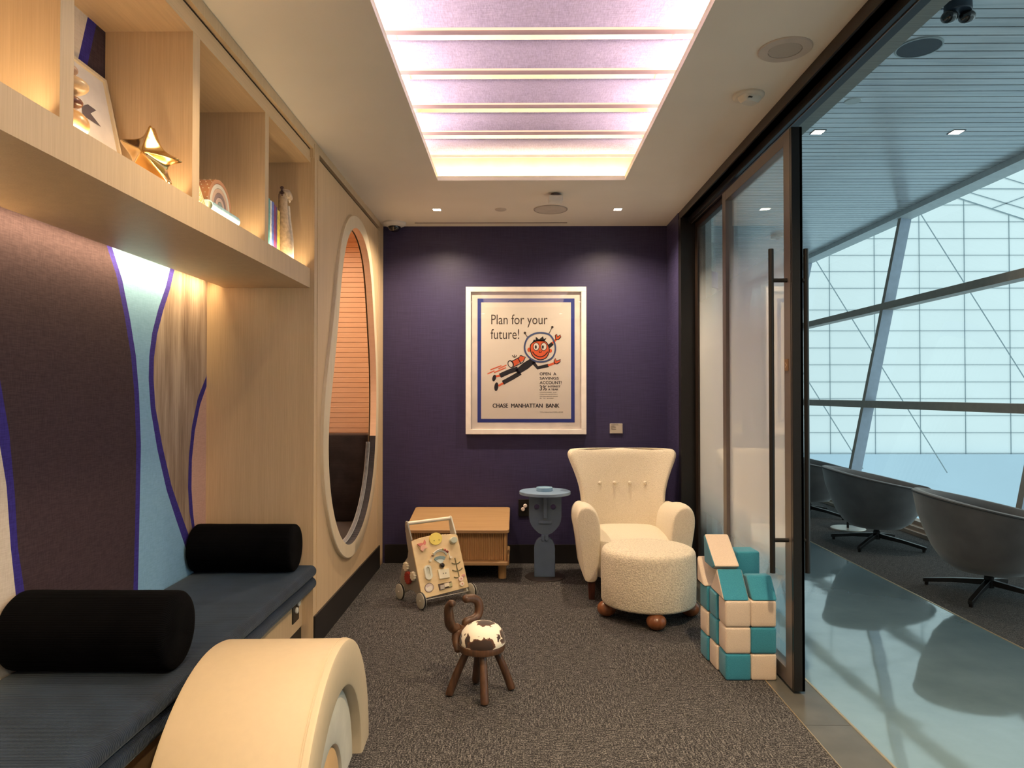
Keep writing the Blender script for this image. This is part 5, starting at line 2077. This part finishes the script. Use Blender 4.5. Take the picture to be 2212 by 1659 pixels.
Yf = 3.492
SH = 0.1295
c1x, c2x = 1.016 + SB / 2, 1.016 + SB * 1.5 + 0.001
TEALB, BEIG = TEAL, BEIGE
rowz = [SH * (i + 0.5) for i in range(3)]
d1 = Yf + SB / 2
front = [(TEALB, BEIG), (BEIG, TEALB), (BEIG, BEIG)]
rn = ['bottom', 'second', 'third']
for i in range(3):
    nm = {id(TEALB): 'teal', id(BEIG): 'beige'}
    soft_cube(c1x, d1, rowz[i], front[i][0], '%s wool cube on the front corner of the block stack, %s layer' % (nm[id(front[i][0])], rn[i]), h=SH - 0.001)
    soft_cube(c2x, d1, rowz[i], front[i][1], '%s wool cube in the front of the stack beside the glass door, %s layer' % (nm[id(front[i][1])], rn[i]), h=SH - 0.001)
d2, d3 = d1 + SB + 0.002, d1 + 2 * SB + 0.007
side2 = [BEIG, TEALB, TEALB]
side3 = [TEALB, BEIG, TEALB]
for i in range(3):
    soft_cube(c1x - 0.012, d2, rowz[i], side2[i], '%s wool cube in the middle of the block stack side, %s layer' % (nm[id(side2[i])], rn[i]), rz=0.03, h=SH - 0.001)
    soft_cube(c1x - 0.026, d3, rowz[i], side3[i], '%s wool cube at the rear of the block stack side, %s layer' % (nm[id(side3[i])], rn[i]), rz=0.05, h=SH - 0.001)
    soft_cube(c2x, d2 + 0.008, rowz[i], (TEALB, BEIG, TEALB)[i], '%s wool cube hidden between stack and glass door, middle, %s layer' % (('teal', 'beige', 'teal')[i], rn[i]), h=SH - 0.001)
    soft_cube(c2x - 0.008, d3 + 0.012, rowz[i], (BEIG, TEALB, BEIG)[i], '%s wool cube hidden between stack and glass door, rear, %s layer' % (('beige', 'teal', 'beige')[i], rn[i]), h=SH - 0.001)
ZT3 = 3 * SH
soft_prism(1.008, 1.135, [(Yf + 0.002, ZT3), (Yf + 0.250, ZT3), (Yf + 0.126, ZT3 + 0.128)], [BEIG, TEALB], 'teal roof-shaped wool block with beige end on the front corner of the stack')
soft_prism(1.148, 1.272, [(Yf + 0.002, ZT3), (Yf + 0.225, ZT3), (Yf + 0.15, ZT3 + 0.098), (Yf + 0.09, ZT3 + 0.103)], [TEALB, TEALB], 'teal wedge wool block lying on top beside the glass door')
soft_prism(0.978, 1.10, [(Yf + 0.262, ZT3), (Yf + 0.400, ZT3), (Yf + 0.400, ZT3 + 0.132)], [BEIG, BEIG], 'beige wedge wool block tipped at the rear edge of the stack')
soft_prism(1.000, 1.128, [(Yf + 0.128, ZT3 + 0.137), (Yf + 0.180, ZT3 + 0.112), (Yf + 0.335, ZT3 + 0.112), (Yf + 0.350, ZT3 + 0.250), (Yf + 0.330, ZT3 + 0.262)], [TEALB, BEIG], 'beige slope-faced wool block with teal end at the very top of the stack')
soft_cube(1.205, Yf + 0.300, ZT3 + 0.0325, BEIG, 'flat beige wool block under the topmost teal cube', h=0.064)
soft_cube(1.2, Yf + 0.294, ZT3 + 0.065 + 0.062, TEALB, 'teal wool cube perched on top of the stack against the glass door', rz=0.05)

# ================================================================== GLASS WALL AND SLIDING DOOR
b = MB()
b.box(1.245, 1.30, YR, 5.475, 2.742, ZC)          # bulkhead face
struct(b.build('trim_6', BRONZE, smooth=False))
b = MB()
b.box(1.298, 1.366, YR, 5.475, 2.70, 2.80)
b.box(1.255, 1.366, YR, 5.475, 2.742, 2.80)
struct(b.build('trim_7', BLACKM, smooth=False))
b = MB()
b.box(1.323, 1.327, YR, 5.475, 2.6965, 2.70)
struct(b.build('trim_8', TAUPE, smooth=False))
b = MB()
b.box(1.366, 1.43, YR, 5.475, 2.70, 3.62)
struct(b.build('trim_9', GREYTRIM, smooth=False))
b = MB()
b.box(1.241, 1.366, 5.40, 5.4748, 0, 2.742)       # far jamb
b.box(1.241, 1.366, 0.0, 0.10, 0, 2.742)
struct(b.build('trim_10', BLACKM, smooth=False, bevel=0.002))
b = MB()
b.box(1.241, 1.40, YR, 0.0, 0, 2.742)
struct(b.build('wall_right', PURPLE, smooth=False))
b = MB()
b.box(1.366, 1.43, 5.40, 5.60, 0, 2.70)
struct(b.build('trim_11', BLACKM, smooth=False))

fx = thing('door_1', '', '', (1.37, 4.9, 0))
struct(fx)
# fixed glazed panel behind the sliding leaf
l0 = (-1.37, -4.9, 0)
b = MB()
b.box(1.366, 1.374, 4.42, 5.36, 0.03, 2.68)
b.build('glass_pane', GLASS_FILM, fx, smooth=False, loc=l0)
b = MB()
b.box(1.350, 1.390, 5.33, 5.40, 0.0, 2.70)
b.box(1.350, 1.390, 4.42, 5.33, 0.0, 0.04)
b.box(1.350, 1.390, 4.42, 5.33, 2.655, 2.70)
b.build('door_frame', BRONZE, fx, smooth=False, bevel=0.002, loc=l0)
# sliding leaf
dr = struct(thing('door_2', '', '', (1.31, 3.9, 0)))
l1 = (-1.31, -3.9, 0)
b = MB()
b.box(1.311, 1.318, 3.42, 4.44, 0.075, 2.62)
b.build('glass_pane', GLASS_FILM, dr, smooth=False, loc=l1)
b = MB()
b.box(1.2895, 1.341, 3.34, 3.360, 0.012, 2.66)
b.box(1.3265, 1.341, 3.34, 3.425, 0.012, 2.66)
b.box(1.2895, 1.3265, 3.360, 3.40, 0.012, 2.66)
b.build('lead_stile', BLACKM, dr, smooth=False, bevel=0.002, loc=l1)
b = MB()
b.box(1.2885, 1.300, 3.362, 3.440, 0.012, 2.66)
b.box(1.2895, 1.341, 4.40, 4.47, 0.012, 2.66)
b.box(1.2895, 1.341, 3.44, 4.40, 2.60, 2.66)
b.box(1.2895, 1.341, 3.44, 4.40, 0.012, 0.085)
b.build('door_frame', TAUPE, dr, smooth=False, bevel=0.002, loc=l1)
for xb, s_ in ((1.213, 1), (1.379, -1)):
    b = MB()
    b.tube([(xb, 3.40, 0.549), (xb, 3.40, 2.094)], 0.0125, 16)
    h_ = b.build('pull_handle', BLACKM, dr, loc=l1)
    for z in (0.704, 1.943):
        b = MB()
        b.tube([(xb + s_ * 0.008, 3.40, z), (1.2885 if s_ > 0 else 1.341, 3.40, z)], 0.010, 12)
        b.build('standoff', BLACKM, h_)
b = MB()
b.box(1.284, 1.2885, 3.385, 3.425, 1.51, 1.567)
lk = b.build('lock', GOLDLOCK, dr, smooth=False, bevel=0.001, loc=l1)
b = MB()
b.add([(1.2835, 3.392, 1.5385), (1.2835, 3.414, 1.553), (1.2835, 3.414, 1.546), (1.2835, 3.401, 1.5385), (1.2835, 3.414, 1.531), (1.2835, 3.414, 1.524)], [(0, 1, 2, 3), (0, 3, 4, 5)])
b.build('arrow_mark', M('pale_mark', (0.6, 0.45, 0.28), 0.5), lk, smooth=False)

# ================================================================== LOUNGE BEYOND THE GLASS
YL0, YL1 = -2.0, 15.0
ZL = 3.62
XW0, XW1 = 3.97, 4.71
b = MB()
b.box(1.418, 2.775, YL0, YL1, -0.05, 0.0)
struct(b.build('floor_lounge_tile', TERRAZZO, smooth=False))
b = MB()
b.box(2.775, 2.783, YL0, YL1, -0.05, 0.003)
struct(b.build('trim_12', BRASSL, smooth=False))
b = MB()
b.box(2.783, XW0 + 0.3, YL0, YL1, -0.05, 0.0)
struct(b.build('floor_lounge_carpet', CARPETL, smooth=False))
b = MB()
y = YL0
i = 0
while y < YL1:
    b.box(1.43, XW1, y, y + 0.088, ZL, ZL + 0.01)
    y += 0.1015
struct(b.build('ceiling_lounge_planks', PLANK, smooth=False))
b = MB()
b.box(1.2, XW1 + 0.3, YL0, YL1, ZL + 0.012, ZL + 0.06)
struct(b.build('ceiling_lounge', DARKGAP, smooth=False))
b = MB()
b.box(1.43, XW1 + 0.2, YL1, YL1 + 0.1, 0, ZL)
b.box(1.43, XW1 + 0.2, YL0 - 0.1, YL0, 0, ZL)
b.box(1.43, 1.53, 5.60, YL1, 0, ZL)
struct(b.build('wall_lounge', LOUNGEW, smooth=False))

# tilted window wall
def wx(z):
    return XW0 + (XW1 - XW0) * z / ZL


w = struct(thing('window_1', '', '', (3.97, 6.5, 0)))
lw = (-3.97, -6.5, 0)
b = MB()
b.quad((wx(0) + 0.14, YL0, 0), (wx(0) + 0.14, YL1, 0), (wx(ZL) + 0.14, YL1, ZL), (wx(ZL) + 0.14, YL0, ZL))
b.build('window_pane', GLASS_CLEAR, w, smooth=False, loc=lw)
for ym in (-0.05, 2.88, 5.81, 8.74, 11.67, 14.6):
    b = MB()
    pts = []
    for z in (0, ZL):
        pts += [(wx(z), ym - 0.035, z), (wx(z) + 0.13, ym - 0.035, z), (wx(z) + 0.13, ym + 0.035, z), (wx(z), ym + 0.035, z)]
    b.add(pts, [(3, 0, 4, 7)], 0)
    b.add(pts, [(0, 1, 5, 4), (2, 3, 7, 6)], 1)
    b.build('mullion', [MULL, MULLB], w, smooth=False, loc=lw)
for z, dz in ((2.47, 0.042), (1.276, 0.042)):
    b = MB()
    b.prism([(wx(z) - 0.01, z - dz), (wx(z) + 0.13, z - dz), (wx(z) + 0.13, z + dz), (wx(z) - 0.01, z + dz)], 'Y', YL0, YL1)
    b.build('transom', MULL, w, smooth=False, loc=lw)
b = MB()
b.prism([(wx(ZL) - 0.06, ZL), (wx(ZL) + 0.13, ZL), (wx(ZL - 0.08) + 0.13, ZL - 0.08), (wx(ZL - 0.08) - 0.04, ZL - 0.06)], 'Y', YL0, YL1)
b.build('head_rail', M('pale_rail', (0.62, 0.68, 0.70), 0.4), w, smooth=False, loc=lw)
b = MB()
b.prism([(3.93, 0.0), (4.15, 0.0), (4.15, 0.11), (4.05, 0.11), (4.05, 0.07), (3.98, 0.07), (3.98, 0.035), (3.93, 0.035)], 'Y', YL0, YL1)
b.build('sill', M('bronze_sill', (0.34, 0.26, 0.20), 0.5), w, smooth=False, loc=lw)

# lounge ceiling fittings
round_speaker(869 * 4.535 / F_PX, 4.535, 0.140, 0.128, 'round dark speaker in the lounge plank ceiling beyond the door', z=ZL, m1=M('lounge_ring', (0.35, 0.42, 0.45), 0.5), m2=M('lounge_grille', (0.07, 0.09, 0.11), 0.7), down=0.008)
for px_, py_, lab in ((1768, 284, 'small recessed downlight in the lounge plank ceiling nearest the door post'), (2066, 285, 'small recessed downlight in the lounge plank ceiling toward the windows')):
    Y = (ZL - CAM_H) * F_PX / (VY - py_)
    t = thing('downlight', lab, 'downlight', ((px_ - VX) * Y / F_PX, Y, ZL), 0, 'lounge downlights')
    b = MB()
    b.box(-0.052, 0.052, -0.052, 0.052, -0.004, -0.001)
    b.build('trim_frame', BLACKM, t, smooth=False)
    b = MB()
    b.box(-0.042, 0.042, -0.042, 0.042, -0.0055, -0.0042)
    b.build('lens', LEDW, t, smooth=False)
    spot('lounge_downlight_beam', ((px_ - VX) * Y / F_PX, Y, ZL - 0.02), 25, (1, 0.85, 0.65), 90, 0.7)
Y = (ZL - CAM_H) * F_PX / (VY - 217)
t = MB()
t.lathe([(0.001, -0.006), (0.058, -0.006), (0.064, 0.0)], (0, 0, 0), 28)
tag(t.build('ceiling_sensor', M('sensor_pale', (0.55, 0.62, 0.64), 0.5), loc=((1844 - VX) * Y / F_PX, Y, ZL)), 'small pale round sensor disc in the lounge plank ceiling', 'sensor')
Y = (ZL - CAM_H) * F_PX / (VY - 508)
t = thing('smoke_detector', 'white round smoke detector on the lounge ceiling seen through the glass door', 'smoke detector', ((1681 - VX) * Y / F_PX, Y, ZL))
b = MB()
b.lathe([(0.10, 0), (0.10, -0.03), (0.085, -0.045), (0.001, -0.05)], (0, 0, 0), 28)
b.build('housing', WHITEP, t)
b = MB()
b.lathe([(0.03, -0.048), (0.022, -0.062), (0.001, -0.066)], (0, 0, 0), 20)
b.build('sensing_head', WHITEP, t)
Y = (ZL - CAM_H) * F_PX / (VY - 6)
t = thing('dome_camera', 'dark double dome camera hanging from the lounge plank ceiling', 'security camera', ((2072 - VX) * Y / F_PX, Y, ZL))
b = MB()
b.lathe([(0.070, 0), (0.072, -0.045), (0.066, -0.05), (0.001, -0.05)], (0, 0, 0), 28)
b.build('mount', M('slate_plastic', (0.03, 0.045, 0.07), 0.4), t)
for dx in (-0.05, 0.05):
    b = MB()
    b.ball((dx, 0.0, -0.075), 0.045, 0.045, 0.035, 18, 10)
    b.build('lens_dome', DARKLENS, t)

# fluted round column with a blue cap
t = thing('fluted_column', 'pale fluted round column with a blue band under the lounge ceiling', 'column', (2.62, 10.6, 0))
b = MB()
prof = [(0.33 * (1 + 0.02 * (1 if i % 2 else -1)), i) for i in range(72)]
b.loft([[(r * math.cos(2 * PI * i / 72), r * math.sin(2 * PI * i / 72), z) for r, i in prof] for z in (0, 2.95)])
b.build('shaft', M('fluted_white', (0.62, 0.66, 0.62), 0.6), t)
b = MB()
b.lathe([(0.36, 2.95), (0.36, 3.18), (0.33, 3.19), (0.001, 3.19)], (0, 0, 0), 48)
b.build('blue_band', M('periwinkle_band', (0.10, 0.13, 0.34), 0.4), t)
b = MB()
b.lathe([(0.33, 3.19), (0.31, 3.62)], (0, 0, 0), 48)
b.build('metal_collar', CHROME, t)

# swivel chairs
RP = [(0.05, 0.168), (0.14, 0.170), (0.215, 0.182), (0.285, 0.232), (0.345, 0.320), (0.395, 0.44), (0.435, 0.55)]


def rimz(th):
    return 0.624 + 0.092 * math.cos(th - math.radians(165))


def swivel_chair(label):
    t = thing('swivel_chair', label, 'chair', (0, 0, 0), 0, 'grey lounge swivel chairs')
    n = 56
    c = MB()
    ang = [2 * PI * i / n for i in range(n)]
    rings_ = [[(r * math.cos(a), r * math.sin(a), z) for a in ang] for r, z in RP]
    rings_.append([(0.462 * math.cos(a), 0.462 * math.sin(a), rimz(a) - 0.012) for a in ang])
    rings_.append([(0.462 * math.cos(a), 0.462 * math.sin(a), rimz(a)) for a in ang])
    rings_.append([(0.445 * math.cos(a), 0.445 * math.sin(a), rimz(a) + 0.006) for a in ang])
    rings_.append([(0.415 * math.cos(a), 0.415 * math.sin(a), rimz(a) + 0.002) for a in ang])
    rings_.append([(0.385 * math.cos(a), 0.385 * math.sin(a), rimz(a) - 0.05) for a in ang])
    rings_.append([(0.34 * math.cos(a), 0.34 * math.sin(a), 0.42) for a in ang])
    rings_.append([(0.30 * math.cos(a), 0.30 * math.sin(a), 0.36) for a in ang])
    c.loft(rings_)
    c.build('shell', GREYFAB, t, angle=60)
    c = MB()
    c.tube([(0.464 * math.cos(a), 0.464 * math.sin(a), rimz(a) - 0.008) for a in ang + [0]], 0.005, 6)
    c.build('piping', M('dark_piping', (0.03, 0.03, 0.032), 0.6), t)
    c = MB()
    c.lathe([(0.001, 0.34), (0.30, 0.34), (0.325, 0.37), (0.32, 0.41), (0.28, 0.432), (0.001, 0.44)], (0.02, 0, 0), 40)
    c.build('seat_cushion', GREYFAB, t, angle=60)
    c = MB()
    c.lathe([(0.030, 0.06), (0.030, 0.135), (0.024, 0.14), (0.024, 0.172)], (0, 0, 0), 20)
    c.build('pedestal', BLACKM, t)
    for k in range(4):
        a = math.radians(42 + 90 * k)
        dx, dy = math.cos(a), math.sin(a)
        nx, ny = -dy, dx
        c = MB()
        rr = []
        for d, w_, z0, z1 in ((0.02, 0.017, 0.075, 0.115), (0.22, 0.016, 0.055, 0.085), (0.40, 0.015, 0.022, 0.050), (0.415, 0.013, 0.022, 0.045)):
            rr.append([(dx * d - nx * w_, dy * d - ny * w_, z0), (dx * d + nx * w_, dy * d + ny * w_, z0), (dx * d + nx * w_, dy * d + ny * w_, z1), (dx * d - nx * w_, dy * d - ny * w_, z1)])
        c.loft(rr)
        c.lathe([(0.012, 0.0), (0.014, 0.024)], (dx * 0.395, dy * 0.395, 0), 10)
        c.build('base_leg', BLACKM, t, bevel=0.002)
    return t


def copy_thing(src, loc, rz, label):
    r = src.copy()
    COL.objects.link(r)
    r.location = loc
    r.rotation_euler = (0, 0, rz)
    r['label'] = label
    for ch in list(src.children):
        c = ch.copy()
        COL.objects.link(c)
        c.parent = r
    return r


ch0 = swivel_chair('grey velvet swivel tub chair nearest the open doorway, closest of three by the windows')
ch0.location = (3.27, 4.97, 0)
copy_thing(ch0, (3.32, 6.61, 0), 0.02, 'middle grey velvet swivel tub chair by the windows, beside a disc-base table')
copy_thing(ch0, (3.36, 8.24, 0), -0.03, 'grey velvet swivel tub chair farthest along the windows, half hidden by the door post')
t = thing('pedestal_table', 'slim pedestal side table with a pale disc base between two lounge chairs', 'side table', (3.42, 7.40, 0))
b = MB()
b.lathe([(0.001, 0), (0.170, 0), (0.172, 0.010), (0.165, 0.016), (0.001, 0.016)], (0, 0, 0), 40)
b.build('base_disc', M('beige_disc', (0.55, 0.50, 0.43), 0.3, metal=0.5), t)
b = MB()
b.tube([(0, 0, 0.016), (0, 0, 0.45)], 0.012, 12)
b.build('pole', BLACKM, t)
b = MB()
b.lathe([(0.001, 0.45), (0.17, 0.45), (0.17, 0.465), (0.001, 0.465)], (0, 0, 0), 40)
b.build('table_top', BLACKM, t)

# building across, seen through the windows
fc = thing('terminal_facade', 'pale gridded building facade across the way seen through the lounge windows', 'building', (25, 40, 0))
lf_ = (-25, -40, 0)
KF = 40 / F_PX
b = MB()
b.prism([(6, 10), (60, -6), (60, 42), (6, 42)], 'Y', 46, 46.5)
b.build('upper_wall', FACADE, fc, smooth=False, loc=lf_)
b = MB()
for (xa, ya, xb_, yb_) in ((2148, 378, 2212, 398), (2080, 408, 2240, 409), (2139, 452, 2212, 425), (2080, 412, 2212, 452)):
    pa, pb = on_y(xa, ya, 45.95), on_y(xb_, yb_, 45.95)
    b.add([(pa[0], pa[1], pa[2] - 0.03), (pb[0], pb[1], pb[2] - 0.03), (pb[0], pb[1], pb[2] + 0.03), (pa[0], pa[1], pa[2] + 0.03)], [(0, 1, 2, 3)])
b.build('upper_joints', FACLINE, fc, smooth=False, loc=lf_)
ztop = [(6, 16.9), (23.2, 13.0), (24.2, 12.6), (36, 8.7), (60, 1.0)]
b = MB()
zl_ = CAM_H + (VY - 980) * KF
b.prism([(6, zl_)] + ztop + [(60, zl_)], 'Y', 40, 40.5)
b.build('wall', FACADE, fc, smooth=False, loc=lf_)
b = MB()
b.box(6, 60, 39.4, 40.5, -25, zl_)
b.build('lower_wall', FACLOW, fc, smooth=False, loc=lf_)


def ft(x):
    for a, c in zip(ztop, ztop[1:]):
        if a[0] <= x <= c[0]:
            return a[1] + (c[1] - a[1]) * (x - a[0]) / (c[0] - a[0])
    return 0


b = MB()
for k in range(-4, 16):
    x = (1790.5 - VX + 96.5 * k) * KF
    if 6 < x < 45 and ft(x) > zl_:
        b.box(x - 0.011, x + 0.011, 39.96, 40.0, zl_, ft(x))
for yy in (335, 371, 408, 443.5, 480, 516, 552, 587, 623, 670, 715, 752, 788, 825, 861, 897, 934, 978):
    z = CAM_H + (VY - yy) * KF
    xe = 60
    for a, c in zip(ztop, ztop[1:]):
        if c[1] <= z <= a[1]:
            xe = a[0] + (c[0] - a[0]) * (z - a[1]) / (c[1] - a[1])
    if z > ztop[0][1]:
        continue
    b.box(6, xe, 39.96, 40.0, z - 0.010, z + 0.010)
for a, c in zip(ztop, ztop[1:]):
    b.add([(a[0], 39.95, a[1] - 0.04), (c[0], 39.95, c[1] - 0.04), (c[0], 39.95, c[1] + 0.04), (a[0], 39.95, a[1] + 0.04)], [(0, 1, 2, 3)])
b.build('panel_joints', FACLINE, fc, smooth=False, loc=lf_)
for (xa, ya, xb_, yb_) in ((1700, 461, 2040, 1020), (1982, 453, 2300, 967), (1700, 752, 1860, 1012)):
    b = MB()
    pa, pb = on_y(xa, ya, 38.5), on_y(xb_, yb_, 38.5)
    b.tube([pa, pb], 0.028, 6)
    b.build('diagonal_cable', FACLINE, fc, loc=lf_)
b = MB()
b.box(4.5, 90, -30, 60, -25.1, -25)
struct(b.build('ground_outside', M('apron_concrete', (0.5, 0.52, 0.52), 0.9), smooth=False))
